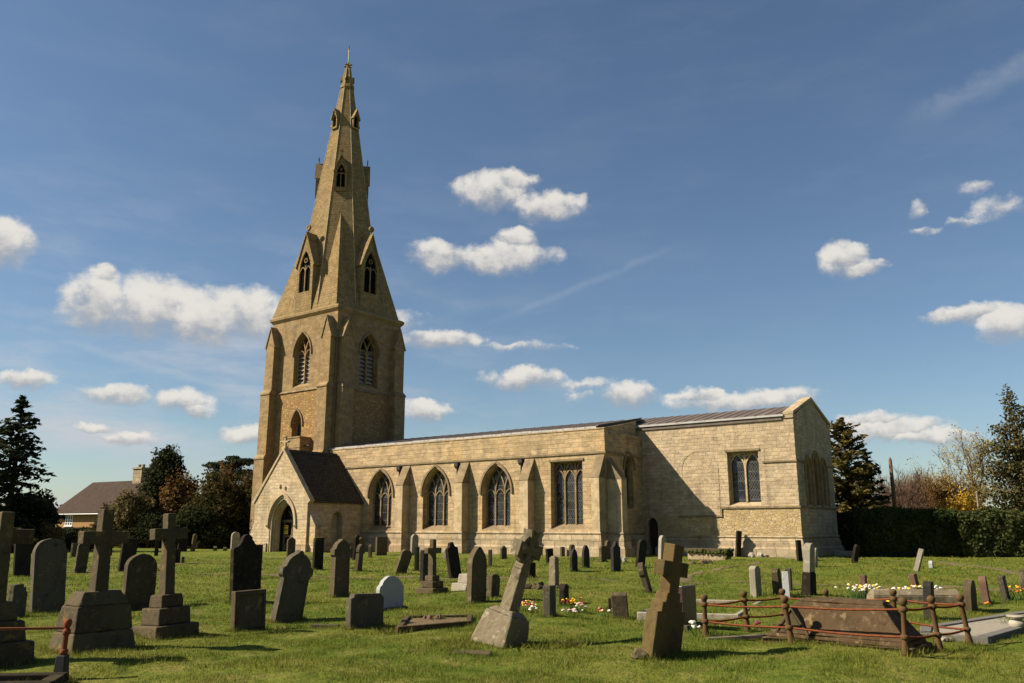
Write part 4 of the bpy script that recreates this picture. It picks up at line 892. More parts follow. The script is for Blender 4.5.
STONES = [
(-15.97,27.90,0,0.50,1.11,0.12,-4,'flat','slate','dark square headstone tilting just right of the lichened cross at the left edge'),
(-9.16,17.04,0,0.62,1.42,0.13,-4,'round','grey','large dark round-headed headstone between the two leftmost stone crosses'),
(-9.03,15.75,26,0.34,0.59,0.12,0,'stepped','grey','low grey stepped-top headstone close behind the stepped base of the leftmost cross'),
(-24.43,47.47,27,0.34,0.76,0.12,0,'flat','grey','small far headstone seen beside the left arm of the cross on the massive pedestal'),
(-15.61,30.92,0,0.41,1.12,0.11,3,'round','grey','slim blue-grey headstone leaning behind the shaft of the cross on the massive pedestal'),
(-24.08,50.90,0,0.36,0.58,0.12,0,'flat','slate','tiny dark headstone in front of the brown bushes, right of the massive pedestal cross'),
(-14.26,31.61,0,0.58,1.22,0.12,3,'flat','slate','dark flat-topped headstone leaning right behind the round headstone between two crosses'),
(-7.66,17.66,0,0.65,1.11,0.14,0,'round','lime','squat dark round-headed headstone between the massive pedestal cross and three-stepped cross'),
(-20.50,49.12,42,0.40,0.90,0.10,0,'flat','slate','thin dark headstone behind the left arm of the three-stepped cross'),
(-15.12,38.46,14,0.34,0.65,0.14,0,'flat','slate','short dark square headstone immediately right of the shaft of the three-stepped cross'),
(-14.81,38.43,49,0.34,0.30,0.08,0,'flat','grey','tiny stump of stone beside the short square headstone by the three-stepped cross'),
(-23.05,59.50,0,0.69,1.09,0.12,2,'flat','slate','dim leaning headstone under the big dark evergreens, nearest the three-stepped cross'),
(-22.31,59.50,12,0.34,1.16,0.12,5,'round','lime','thin tilted headstone with one bright edge under the dark evergreens'),
(-23.78,64.99,0,0.69,0.59,0.12,0,'round','slate','low dim headstone in the evergreen shade, right of the tilted thin one'),
(-20.75,59.53,44,0.34,0.34,0.20,0,'round','lime','little stone stump on the lawn under the evergreens, farther from the porch'),
(-20.06,59.53,43,0.34,0.27,0.20,0,'round','lime','little stone stump on the lawn under the evergreens, nearer the porch'),
(-19.38,59.50,0,0.63,1.29,0.14,0,'round','pale','pale sunlit round-topped headstone standing alone just left of the porch'),
(-5.66,18.32,0,0.71,1.40,0.12,-3,'ogee','slate','tall dark headstone with ball-topped ogee head, in front of the porch left corner'),
(-7.95,26.86,44,0.40,1.06,0.12,0,'flat','slate','dark headstone edge half hidden behind the tall ogee-headed headstone'),
(-4.32,14.22,0,0.61,0.64,0.12,-2,'panel','lime','low square headstone with a recessed panel in front of the ogee-headed one'),
(-4.10,15.76,0,0.63,1.26,0.14,8,'collar','grey','tall leaning round-topped headstone with shoulder collars, in front of the porch'),
(-12.33,47.48,0,0.52,1.08,0.12,0,'point','lime','small pointed headstone standing before the porch doorway'),
(-7.52,33.08,0,0.44,1.20,0.12,0,'flat','slate','dark flat slab headstone standing at the right corner of the porch'),
(-4.15,20.69,0,0.49,1.33,0.16,0,'collar','lime','mossy round-topped headstone with ball crest and shoulders, in front of the dark porch wall'),
(-7.93,43.13,18,0.40,1.28,0.12,2,'round','slate','dark round-topped headstone touching the nave wall, first right of the porch'),
(-9.36,52.82,0,0.52,0.96,0.16,0,'round','lime','rounded buff headstone by the nave wall behind the leaning lichened one'),
(-8.56,45.94,0,0.45,0.57,0.14,0,'flat','grey','low square block headstone at the left of the cluster under the first nave window'),
(-5.82,32.34,16,0.34,0.99,0.14,4,'collar','lime','leaning waisted headstone in front of the cluster under the first nave window'),
(-7.90,47.49,32,0.34,0.70,0.14,0,'round','lime','narrow short headstone under the first nave window, right end of the cluster'),
(-7.82,50.91,0,0.85,1.10,0.14,0,'flat','lime','broad dark headstone with a lit edge against the wall below the first window'),
(-3.97,30.27,0,0.53,0.86,0.12,17,'chamfer','lime','chamfered headstone leaning strongly right in front of the first nave buttress'),
(-5.85,50.91,0,0.54,1.22,0.14,1,'round','pale','tall pale round headstone leaning on the plinth right of the first nave buttress'),
(-3.52,31.60,28,0.34,0.86,0.10,-0,'flat','black','thin black headstone half covered by the tall black slab beside the small stepped cross'),
(-2.71,26.36,16,0.34,0.98,0.12,0,'flat','black','tall upright black slab directly left of the small stepped cross'),
(-3.49,44.50,29,0.34,0.56,0.14,0,'round','pale','small pale headstone near the plinth between second window and the ball-headed dark slab'),
(-1.84,27.91,0,0.51,1.15,0.12,-9,'ogee','slate','dark ball-headed headstone leaning left beneath the second nave buttress'),
(-0.78,18.81,0,0.52,1.20,0.14,1,'gothic','lime','large gothic pointed headstone with a lit edge, left of the leaning wheel cross'),
(-0.91,35.56,30,0.34,0.68,0.12,0,'flat','lime','headstone edge showing behind the gothic pointed headstone'),
(-0.45,20.11,4,0.34,0.54,0.14,4,'broken','lime','low broken headstone with a hollow right side, between gothic stone and wheel cross'),
(-0.43,43.13,0,0.42,0.69,0.12,0,'point','lime','small pointed headstone under the third window, left of the wheel cross head'),
(0.63,27.91,0,0.34,0.50,0.12,0,'flat','slate','dark headstone showing just behind the shaft of the leaning wheel cross'),
(1.76,39.52,0,0.48,0.67,0.12,-3,'flat','slate','small dark flat headstone right of the wheel cross, below the square nave window'),
(2.91,49.13,0,0.34,0.56,0.12,0,'flat','grey','smallest grey headstone against the plinth below the square nave window'),
(3.46,49.14,0,0.42,0.67,0.14,0,'round','grey','greyish rounded headstone at the plinth, behind the pair of pointed dark stones'),
(2.29,31.60,0,0.39,0.82,0.10,0,'gothic','black','left one of the pair of slim dark pointed headstones below the square window'),
(2.86,33.07,0,0.42,0.86,0.10,0,'gothic','black','right one of the pair of slim dark pointed headstones below the square window'),
(4.21,39.53,0,0.48,0.72,0.14,0,'chamfer','lime','brownish headstone near the nave corner, in front of a taller one'),
(4.85,43.14,0,0.55,0.93,0.14,0,'shoulder','lime','shouldered brownish headstone touching the plinth at the nave corner'),
(3.84,31.61,0,0.53,1.07,0.12,0,'ogee','black','dark headstone with a carved crest in front of the nave east corner'),
(5.32,35.56,0,0.64,1.10,0.12,8,'chamfer','slate','dark headstone leaning slightly right before the shaded priest door wall'),
(3.60,22.63,15,0.34,0.79,0.14,-15,'collar','lime','small crested headstone leaning far left on the lawn behind the brown stepped cross'),
(7.35,41.87,0,0.54,1.20,0.16,4,'round','pale','pale sunlit round headstone beside the ivy-clad chest tomb'),
(9.45,57.09,0,0.63,1.70,0.12,4,'flat','pink','narrow pinkish headstone standing in front of the small priest door'),
(2.03,16.17,29,0.34,0.46,0.30,-3,'broken','lime','tilted thick headstone with a bright broken edge left of the brown stepped cross'),
(1.96,17.22,30,0.40,0.25,0.08,0,'flat','slate','small bluish stone propped at the left of the tilted thick headstone'),
(0.67,15.43,16,0.34,0.54,0.14,0,'flat','grey','upright grey headstone flanked by bunches of flowers'),
(1.12,18.56,19,0.40,0.43,0.12,0,'round','slate','dark rounded headstone just behind the flowers and the upright grey one'),
(12.57,47.47,0,0.61,1.42,0.10,6,'flat','slate','tall narrow black headstone leaning on the sunlit chancel wall'),
(14.11,41.85,0,0.59,1.00,0.10,-1,'flat','slate','dark slab headstone tilting at the south-east corner of the chancel'),
(12.57,35.58,0,0.34,0.81,0.16,7,'round','pale','pale round-topped headstone right behind the tall two-tone pillar headstone'),
(5.78,20.40,0,0.34,0.71,0.16,0,'chamfer','pale','thick cream headstone with cut corners behind the rusty railing'),
(6.39,20.69,7,0.34,0.62,0.16,-2,'chamfer','lime','lichened headstone leaning left behind the slate desk tablet'),
(7.18,22.28,13,0.34,0.55,0.14,1,'flat','grey','plain square-topped headstone next right of the lichened leaning one behind the railing'),
(7.13,20.69,0,0.39,1.21,0.16,5,'tallround','pale','tall two-tone pillar headstone standing apart behind the railed tomb'),
(15.41,38.45,0,0.68,0.81,0.12,14,'chamfer','slate','dark headstone leaning right at the corner of the clipped hedge'),
(15.26,32.34,3,0.34,0.90,0.16,20,'round','pale','lone buff headstone leaning right in front of the clipped hedge'),
(17.01,34.70,3,0.34,0.31,0.14,0,'round','white','tiny whitish stump right of the lone leaning buff headstone'),
(8.70,21.29,7,0.34,0.48,0.14,2,'flat','pink','reddish headstone rising among white daffodils'),
(10.47,22.28,0,0.36,0.43,0.14,-8,'flat','pink','pinkish headstone tilted left between the daffodils and hedge lawn'),
(7.42,15.42,2,0.34,0.65,0.14,5,'chamfer','black','dark pointed-corner headstone behind the right end of the rusty railing'),
(9.26,17.45,0,0.71,0.62,0.14,3,'round','lime','olive-dark round-cornered headstone right of the rough stone kerb'),
(10.20,18.56,3,0.34,0.58,0.14,-3,'round','pink','pinkish-white headstone leaning left, next to the olive-dark one'),
(11.06,19.29,0,0.45,0.54,0.12,-7,'flat','grey','grey flat headstone leaning left beside the yellow flowers'),
(13.28,22.28,0,0.36,0.57,0.14,0,'flat','grey','grey headstone cut by the right edge of the photo'),
]
for a in STONES: headstone(*a)
# low notched stone and white stone with their own footings
headstone(-2.43, 14.30, 0, .74, .53, .13, 0, 'notch', 'grey', 'low wide dark headstone with notched corners in front of the white headstone')
wh = headstone(-2.42, 17.10, 0, .68, .67, .10, 0, 'segment', 'white', 'clean white marble headstone with rounded shouldered top')
b = MB(); b.box(-.13, .13, -.38, .38, -.1, .07); b.build('base', MAT['headstone grey'], wh, bevel=.01)
rg_ = headstone(2.79, 13.75, 0, .50, .66, .09, 0, 'flat', 'red granite', 'polished dark red granite headstone on a grey footing beside the brown stepped cross')
b = MB(); b.box(-.14, .14, -.33, .33, -.1, .08); b.build('base', MAT['headstone grey'], rg_, bevel=.01)
ds = headstone(6.35, 19.9, 22, .46, .50, .07, 4, 'flat', 'slate', 'slate tablet with a white edge tilted back behind the rusty railing', fwd=-14)
b = MB(); b.box(-.09, .05, -.29, -.234, -.1, .51); b.build('white_edge', MAT['headstone white'], ds, bevel=.008)

# ------------------------------------------------------------------ stone crosses
GX = 'stone crosses in the foreground'
def cross(x, y, rz, lean, label, mat, steps, shaft, arm, group=GX, name='stone_cross', bevel=.02, taper=.85):
    """steps: (z0, z1, ew0, ns0, ew1, ns1); shaft: (z0, z1, ew, ns); arm: (z0, z1, span, ew)"""
    e = empty(name, (x, y, hgt(x, y)), leaned(CH_ANG + R(rz), lean)); tag(e, label, 'cross', group)
    for z0, z1, a, b_, c, d in steps:
        m = MB(); m.frust((-a / 2, a / 2, -b_ / 2, b_ / 2), z0, (-c / 2, c / 2, -d / 2, d / 2), z1); rough(m.build('pedestal_step', MAT[mat], e, bevel=bevel), 4, .016)
    z0, z1, ew, ns = shaft; k = taper
    m = MB(); zm = arm[0]
    m.frust((-ew / 2, ew / 2, -ns / 2, ns / 2), z0 - .02, (-ew * k / 2, ew * k / 2, -ns * k / 2, ns * k / 2), zm + .01)
    m.frust((-ew * k / 2 + .002, ew * k / 2 - .002, -ns * k / 2 + .002, ns * k / 2 - .002), zm - .02, (-ew * k / 2 + .002, ew * k / 2 - .002, -ns * k / 2 + .002, ns * k / 2 - .002), z1)
    rough(m.build('shaft', MAT[mat], e, bevel=bevel * .6), 4, .012)
    m = MB(); m.box(-arm[3] / 2, arm[3] / 2, -arm[2] / 2, arm[2] / 2, arm[0], arm[1]); rough(m.build('cross_arm', MAT[mat], e, bevel=bevel * .6), 4, .016)
    BASES.append((x, y, rz, steps[0][3] if steps else .6, steps[0][2] if steps else .3)); return e
cross(-6.30, 10.50, 0, 0, 'lichened stone cross on stepped pedestal cut by the left edge of the photo', 'cross stone',
      [(-.1, .28, .74, .80, .70, .76), (.28, .52, .56, .62, .50, .56), (.52, .74, .40, .44, .30, .34)], (.74, 1.81, .21, .19), (1.42, 1.60, .68, .17))
cross(-5.65, 11.75, 0, 0, 'stone cross on a massive battered pedestal, second from the left', 'cross stone',
      [(-.1, .27, .72, .92, .56, .80), (.27, .60, .56, .80, .46, .72), (.60, .78, .44, .70, .28, .52)], (.77, 1.87, .20, .19), (1.40, 1.57, .64, .16))
cross(-5.34, 13.40, 0, -3, 'slender stone cross on three square steps, third from the left', 'cross stone',
      [(-.1, .17, .70, .72, .70, .72), (.17, .42, .52, .54, .50, .52), (.42, .61, .36, .38, .33, .35)], (.60, 1.84, .19, .17), (1.44, 1.61, .56, .16))
cross(-2.03, 21.85, 0, 0, 'small stone cross on three steps in mid lawn beside two black slabs', 'headstone limestone',
      [(-.1, .16, .58, .58, .58, .58), (.16, .32, .42, .42, .42, .42), (.32, .46, .28, .28, .26, .26)], (.45, 1.35, .16, .15), (1.0, 1.14, .52, .14))
# foreground brown cross with stepped shoulders
e = empty('stone_cross', (1.92, 11.28, hgt(1.92, 11.28) - .02), leaned(CH_ANG, 9.5)); tag(e, 'heavy brown cross with stepped shoulders leaning right in the foreground', 'cross', GX)
m = MB(); fn = lambda u, v, w: (w, u, v)
m.prism([(-.42, -.2), (.42, -.2), (.40, .57), (.29, .57), (.28, .69), (.20, .69), (.19, .80), (-.19, .80), (-.20, .69), (-.28, .69), (-.29, .57), (-.40, .57)], [], -.085, .085, fn); rough(m.build('stepped_slab', MAT['brown stone'], e, bevel=.012), 4, .016)
m = MB(); m.box(-.078, .078, -.135, .135, .79, 1.42); m.build('shaft', MAT['brown stone'], e, bevel=.01)
m = MB(); m.box(-.074, .074, -.36, .36, 1.01, 1.20); rough(m.build('cross_arm', MAT['brown stone'], e, bevel=.01), 3, .008)
BASES.append((1.92, 11.28, 0, .84, .2))
# leaning wheel-head cross
e = empty('stone_cross', (-.18, 12.45, hgt(-.18, 12.45) - .02), leaned(CH_ANG, 17)); tag(e, 'weathered wheel-head cross leaning far right on a rough block', 'cross', GX)
m = MB(); m.frust((-.33, .33, -.34, .34), -.25, (-.25, .25, -.23, .23), .42); m.frust((-.24, .24, -.22, .22), .42, (-.16, .16, -.14, .14), .49); rough(m.build('pedestal', MAT['wheel cross stone'], e, bevel=.03), 4, .022)
m = MB(); m.frust((-.10, .10, -.125, .125), .47, (-.08, .08, -.095, .095), 1.16); rough(m.build('shaft', MAT['wheel cross stone'], e, bevel=.015), 4, .022)
m = MB(); zc = 1.36
for k in range(4):
    a = k * PI / 2; ca, sa = math.cos(a), math.sin(a)
    m.prism([(ca * u - sa * v, zc + sa * u + ca * v) for u, v in ((-.05, 0), (.05, 0), (.07, .14), (.115, .285), (-.115, .285), (-.07, .14))], [], -.085 + .002 * k, .085 - .002 * k, fn)
m.strip([(.185 * math.cos(a), zc + .185 * math.sin(a)) for a in np.linspace(0, 2 * PI, 25)[:-1]], .035, -.06, .06, fn, closed=True)
m.lathe([(.0, -.1), (.05, -.095), (.06, 0), (.05, .095), (.0, .1)], (0, 0, zc), 8)
rough(m.build('wheel_head', MAT['wheel cross stone'], e, bevel=.012), 2, .022)
BASES.append((-.18, 12.45, 0, .7, .6))
# broken column
e = empty('broken_column', (1.14, 23.4, hgt(1.14, 23.4))); e.rotation_euler = (0, R(1), CH_ANG); tag(e, 'rough broken pillar stump with orange lichen standing among low stones', 'pillar')
m = MB(); m.frust((-.12, .12, -.11, .11), -.2, (-.10, .10, -.095, .095), .80); m.frust((-.10, .10, -.095, .095), .80, (-.06, .04, -.05, .07), .84); rough(m.build('shaft', MAT['wheel cross stone'], e, bevel=.03), 4, .022)
m = MB(); m.box(-.3, .3, -.32, .32, -.1, .07); m.build('base', MAT['cross stone'], e, bevel=.03)
BASES.append((1.14, 23.4, 0, .6, .6))
# ------------------------------------------------------------------ tombs
e = empty('chest_tomb', tuple(chw(-3.0, -5.4)), (0, 0, CH_ANG)); tag(e, 'low stone chest tomb draped with moss at the foot of the chancel wall', 'tomb')
m = MB(); m.box(-1.0, 1.0, -.42, .42, -.2, .42); m.build('chest', MAT['plinth stone'], e, bevel=.03)
m = MB(); m.box(-1.12, 1.12, -.54, .54, .42, .56); m.build('lid', MAT['headstone limestone'], e, bevel=.03)
m = MB(); rr = random.Random(8)
for k in range(34): m.rock((rr.uniform(-1.05, 1.1), -.52 + rr.uniform(-.03, .05), rr.uniform(.36, .52)), (rr.uniform(.04, .11), .05, rr.uniform(.04, .09)), rr)
for k in range(10): m.rock((1.1 + rr.uniform(-.03, .08), rr.uniform(-.5, .3), rr.uniform(.1, .5)), (.08, .1, .12), rr)
m.build('moss', MAT['moss'], e, smooth=True)
# coped tomb inside its rusty railing
TB = Vector((4.66, 12.20, 0)); TANG = R(-41.2)
e = empty('coped_tomb', (TB.x, TB.y, hgt(TB.x, TB.y)), (0, 0, TANG)); tag(e, 'long hipped brown stone tomb inside the rusty railing', 'tomb')
m = MB(); m.box(-1.02, 1.02, -.46, .46, -.15, .04); rough(m.build('footing', MAT['coped tomb stone'], e, bevel=.02), 4, .04, ROUGH2)
m = MB(); m.frust((-.97, .97, -.42, .42), .04, (-.95, .95, -.40, .40), .10); m.frust((-.95, .95, -.40, .40), .10, (-.58, .62, -.17, .17), .53); m.frust((-.58, .62, -.17, .17), .53, (-.56, .60, -.13, .13), .58); rough(m.build('coped_body', MAT['coped tomb stone'], e, bevel=.018), 5, .05, ROUGH2)
m = MB(); m.prism([(-.80, .11), (-.40, .11), (-.58, .40)], [], -.385, -.12, lambda u, v, w: (u, w, v)); m.strip([(-.84, .09), (-.58, .44), (-.36, .09)], .022, -.40, -.12, lambda u, v, w: (u, w, v)); m.build('gablet', MAT['headstone limestone'], e, bevel=.01)
BASES.append((TB.x, TB.y, 0, .95, 2.0))
m_ = []
cA, cD, cF, cG = (Vector((*p, 0)) for p in ((2.88, 12.93), (4.99, 11.08), (6.56, 12.49), (4.52, 14.37)))
e = empty('iron_railing', (cA.x, cA.y, 0)); tag(e, 'rusty iron railing with ball-topped posts and twisted bars round the coped tomb', 'railing')
base = Vector((cA.x, cA.y, 0))
def rpost(mb, h, tiltx=0, tilty=0, r=.038):
    tp_ = lambda z: (tiltx * z, tilty * z, z)
    mb.tube([tp_(-.2), tp_(.02), tp_(.16), tp_(h - .12), tp_(h - .10)], [r * 1.5, r * 1.5, r, r * .85, r * 1.15], 8)
    for z in (.22, h - .14): mb.lathe([(r * .9, -.035), (r * 1.45, -.02), (r * 1.5, .02), (r * .9, .035)], tp_(z), 8)
    mb.lathe([(r * .6, -.05), (r * .8, -.045), (r * 1.35, -.015), (r * 1.5, .015), (r * 1.2, .04), (r * .5, .055), (r * .15, .06)], tp_(h - .05), 10)
def lp(a, b, t): return a.lerp(b, t)
POSTS = [(cA, .60), (lp(cA, cD, .47), .64), (cD, .70), (lp(cD, cF, .5), .72), (cF, .70), (lp(cF, cG, .36), .66), (lp(cF, cG, .75), .62), (lp(cG, cA, .0), .62), (lp(cG, cA, .5), .61)]
tl_ = [(.0, 0), (-.10, .02), (.02, -.05), (-.06, .03), (-.11, 0), (0, 0), (.05, 0), (0, .05), (-.05, 0)]
tops = []
for (p, h), (tx, ty) in zip(POSTS, tl_):
    mb = MB(); rpost(mb, h, tx, ty); o = mb.build('post', MAT['mossy iron'], e, smooth=True); zz = hgt(p.x, p.y); o.location = (p.x - base.x, p.y - base.y, zz)
    tops.append((Vector((p.x - base.x, p.y - base.y, zz)), h, Vector((tx, ty, 1))))
loop_ = [0, 1, 2, 3, 4, 5, 6, 7, 8, 0]
def twisted(mb, a, b, r=.0135):
    d = (b - a); L = d.length; t = d.normalized(); x = t.cross(Vector((0, 0, 1))).normalized(); y = t.cross(x)
    n = int(L / .012); vs = []; fs = []
    for i in range(n + 1):
        p = a + d * (i / n) - Vector((0, 0, 1)) * .02 * math.sin(PI * i / n); ph = 2 * PI * (L * i / n) / .11
        for k in range(4):
            an = ph + k * PI / 2; vs.append(p + x * (r * 1.25 * math.cos(an)) + y * (r * 1.25 * math.sin(an)))
        if i:
            for k in range(4): fs.append(((i-1)*4 + k, (i-1)*4 + (k+1) % 4, i*4 + (k+1) % 4, i*4 + k))
    mb.add(vs, fs)
for i, j in zip(loop_, loop_[1:]):
    for lv in (0, 1):
        za = .22 if lv == 0 else tops[i][1] - .14; zb = .22 if lv == 0 else tops[j][1] - .14
        mb = MB(); twisted(mb, tops[i][0] + tops[i][2] * za, tops[j][0] + tops[j][2] * zb); mb.build('rail', MAT['rusty iron'], e, smooth=True)
for p, _ in POSTS: BASES.append((p.x, p.y, 0, .1, .1))
# railing of the grave in the near left corner
L0 = Vector((-4.99, 9.72, 0)); L1 = Vector((-6.6, 9.55, 0)); L2 = Vector((-5.5, 8.8, 0))
e = empty('iron_railing', tuple(L0)); tag(e, 'rusty rail and ball-topped post of a grave in the near left corner', 'railing')
for p, h in ((L0, .57), (L1, .57)):
    mb = MB(); rpost(mb, h, 0.03, 0, .03); o = mb.build('post', MAT['rusty iron'], e, smooth=True); o.location = p - L0 + Vector((0, 0, .03))
    mb = MB(); mb.frust((-.07, .07, -.07, .07), -.1, (-.05, .05, -.05, .05), .22); o = mb.build('post_foot', MAT['black iron'], e, bevel=.01); o.location = p - L0
mb = MB(); mb.hexa([(-1.6, -.19, .49), (0.02, -.02, .49), (0.02, .02, .49), (-1.6, -.15, .49)], [(-1.6, -.19, .515), (0.02, -.02, .515), (0.02, .02, .515), (-1.6, -.15, .515)]); mb.build('rail', MAT['rusty iron'], e)
kb = MB()
def kerbline(mb, a, b, w, z0, z1):
    t = (Vector(b) - Vector(a)).normalized(); n = Vector((-t.y, t.x)) * w / 2; a, b = Vector(a), Vector(b)
    q = [a - n, b - n, b + n, a + n]; mb.hexa([(p.x, p.y, z0) for p in q], [(p.x, p.y, z1) for p in q])
def kerbset(name, pts, w, z1, mat, label, fill=None, cat='grave kerb', closed=True, group=None, fz=.04):
    c = sum((Vector(p) for p in pts), Vector((0, 0))) / len(pts); e = empty(name, (c.x, c.y, hgt(c.x, c.y))); tag(e, label, cat, group)
    P_ = [Vector(p) - c for p in pts]; k = len(P_)
    for i in range(k if closed else k - 1):
        a, b = P_[i], P_[(i + 1) % k]; t = (b - a).normalized() * w / 2
        mb = MB(); kerbline(mb, a - t + t * (i % 2) * 2.02, b + t - t * (i % 2) * 2.02 if (i % 2) else b + t, w, -.15, z1 - .003 * (i % 2)); mb.build('kerb', MAT[mat], e, bevel=.012)
    if fill:
        mb = MB(); mb.prism([tuple(p * .99) for p in P_], [], -.05, fz); mb.build('grave_bed', MAT[fill], e)
    for p in pts: BASES.append((p[0], p[1], 0, .2, .2))
    return e
kerbset('grave_kerb', [(-6.9, 9.35), (-4.92, 9.55), (-4.80, 9.05), (-6.8, 8.85)], .15, .10, 'headstone slate', 'dark mossy kerb under the rusty rail in the near left corner', 'gravel brown')
kerbset('grave_kerb', [(-1.78, 13.70), (-.73, 14.50), (-.75, 15.5), (-1.85, 15.35)], .09, .08, 'coped tomb stone', 'brown kerbed grave plot filled with gravel in front of the white headstone', 'gravel brown')
kerbset('grave_kerb', [(-3.25, 14.35), (-2.9, 14.32)], .10, .06, 'headstone grey', 'short sunken kerb left of the low notched headstone', closed=False)
kerbset('grave_kerb', [p for p in ((2.35, 15.95), (4.02, 15.55), (5.25, 18.3), (3.7, 18.75))], .09, .09, 'headstone pale', 'pale low kerb set on the lawn behind the brown stepped cross')
# ledger grave on the right
lg = [(6.25, 13.15), (6.85, 12.70), (10.4, 16.2), (9.7, 16.4), (6.65, 13.95)]
c = Vector((7.5, 13.7)); e = empty('ledger_grave', (c.x, c.y, hgt(c.x, c.y))); tag(e, 'pale gravel grave plot with a smooth kerb at the right edge', 'grave')
pl_ = [tuple(Vector(p) - c) for p in lg]
mb = MB(); mb.strip(pl_, .09, -.15, .11, closed=True); mb.build('kerb', MAT['ledger stone'], e, bevel=.012)
mb = MB(); mb.prism([tuple(Vector(p) * .97) for p in pl_], [], -.1, .085); mb.build('grave_bed', MAT['pale gravel'], e)
ur = MB(); ur.lathe([(.05, 0), (.13, .0), (.14, .02), (.16, .06), (.145, .10), (.09, .125), (.085, .14), (.17, .165), (.185, .185), (.18, .2), (.1, .2)], (0, 0, 0), 16)
o = ur.build('flower_urn', MAT['headstone pale'], smooth=True); o.location = (8.12, 13.95, hgt(8.1, 13.9) + .085); o.scale = (.78, .78, .9); tag(o, 'pale fluted stone urn on the pale gravel grave', 'urn')
# rough coped kerb stone on the right
e = MB(); e.frust((-1.0, 1.0, -.22, .22), -.15, (-.95, .95, -.2, .2), .18); e.frust((-.95, .95, -.2, .2), .18, (-.9, .9, -.05, .05), .30)
o = rough(e.build('coped_stone', MAT['wheel cross stone'], bevel=.02), 4, .04, ROUGH2); o.location = (8.75, 18.75, hgt(8.75, 18.75)); o.rotation_euler = (0, 0, R(-2)); tag(o, 'long rough lichened coped gravestone behind the daffodils', 'tomb')
BASES.append((8.75, 18.75, 40, .4, 1.8))
def flat_slab(x, y, l, w, rz, label, mat='wheel cross stone'):
    m = MB(); m.box(-l / 2, l / 2, -w / 2, w / 2, -.1, .012); o = m.build('ledger_slab', MAT['headstone limestone'], bevel=.015); o.location = (x, y, hgt(x, y)); o.rotation_euler = (R(1), R(1), rz); tag(o, label, 'slab', 'flat slabs in the grass'); BASES.append((x, y, 0, w, l))
flat_slab(-.55, 11.55, .55, .28, R(-4), 'flat stone sunk in the grass in front of the wheel-head cross')
flat_slab(.85, 12.65, .5, .3, R(-6), 'flat stone sunk in the grass right of the wheel-head cross')
m = MB(); m.box(-.55, .55, -.14, .14, -.2, .27); o = m.build('stone_kerb', MAT['headstone pale'], bevel=.02); o.location = (19.3, 49.6, hgt(19.3, 49.6)); o.rotation_euler.z = R(-8); tag(o, 'low pale stone kerb in front of the shaded hedge by the chancel corner', 'kerb')
def rocks(name, x, y, n, sp, r, mat, label, cat='stones'):
    rr = random.Random(int(x * 100 + y)); m = MB()
    for k in range(n): m.rock((rr.gauss(0, sp), rr.gauss(0, sp * .6), r * rr.uniform(.2, .6)), (r * rr.uniform(.6, 1.2), r * rr.uniform(.6, 1.1), r * rr.uniform(.5, .9)), rr)
    o = m.build(name, MAT[mat], smooth=False); o.location = (x, y, hgt(x, y) - .02); tag(o, label, cat); BASES.append((x, y, 0, sp, sp)); return o
rocks('boulder', 1.63, 11.02, 1, 0, .17, 'headstone limestone', 'rounded boulder at the foot of the brown stepped cross', 'boulder')
rocks('rubble_heap', 8.4, 38.3, 6, .28, .2, 'headstone limestone', 'small rubble heap on the lawn before the chest tomb')
rocks('rubble_heap', 7.0, 38.8, 2, .1, .2, 'coped tomb stone', 'two dark rubble stones beside the pale round headstone')
rocks('rubble_heap', .72, 22.6, 4, .16, .17, 'cross stone', 'orange lichened rubble left of the broken pillar stump')
rocks('rubble_heap', 13.3, 46.4, 4, .3, .22, 'headstone pale', 'pale rubble at the foot of the chancel beside the black slab')
rocks('rubble_heap', 5.05, 41.0, 5, .2, .22, 'headstone pale', 'rough pale stones at the nave corner beneath the buttress')
rocks('rubble_heap', 6.35, 12.95, 14, .20, .055, 'headstone pale', 'scattered broken stones in the right corner of the railing')
rocks('rubble_heap', 3.02, 12.95, 3, .04, .055, 'headstone pale', 'little pale stones at the left post of the railing')
rocks('rubble_heap', -1.35, 15.2, 5, .14, .08, 'headstone sandstone', 'loose brown stones at the head of the kerbed gravel plot')
m = MB(); m.box(-.5, .5, -.05, .05, 0, .05); o = m.build('plank', MAT['grey timber'], bevel=.006); o.location = (3.35, 12.75, hgt(3.3, 12.7) + .02); o.rotation_euler = (0, R(-3), R(3)); tag(o, 'weathered plank lying at the left end of the coped tomb', 'plank')
m = MB(); m.frust((-.33, .33, -.33, .33), -.1, (-.3, .3, -.3, .3), .17); m.frust((-.2, .2, -.2, .2), .17, (-.17, .17, -.17, .17), .4); o = m.build('cross_base', MAT['headstone pale'], bevel=.02); o.location = (-1.15, 22.4, hgt(-1.1, 22.4)); o.rotation_euler.z = CH_ANG; tag(o, 'pale stepped pedestal without a cross, left of the gothic pointed headstone', 'pedestal')

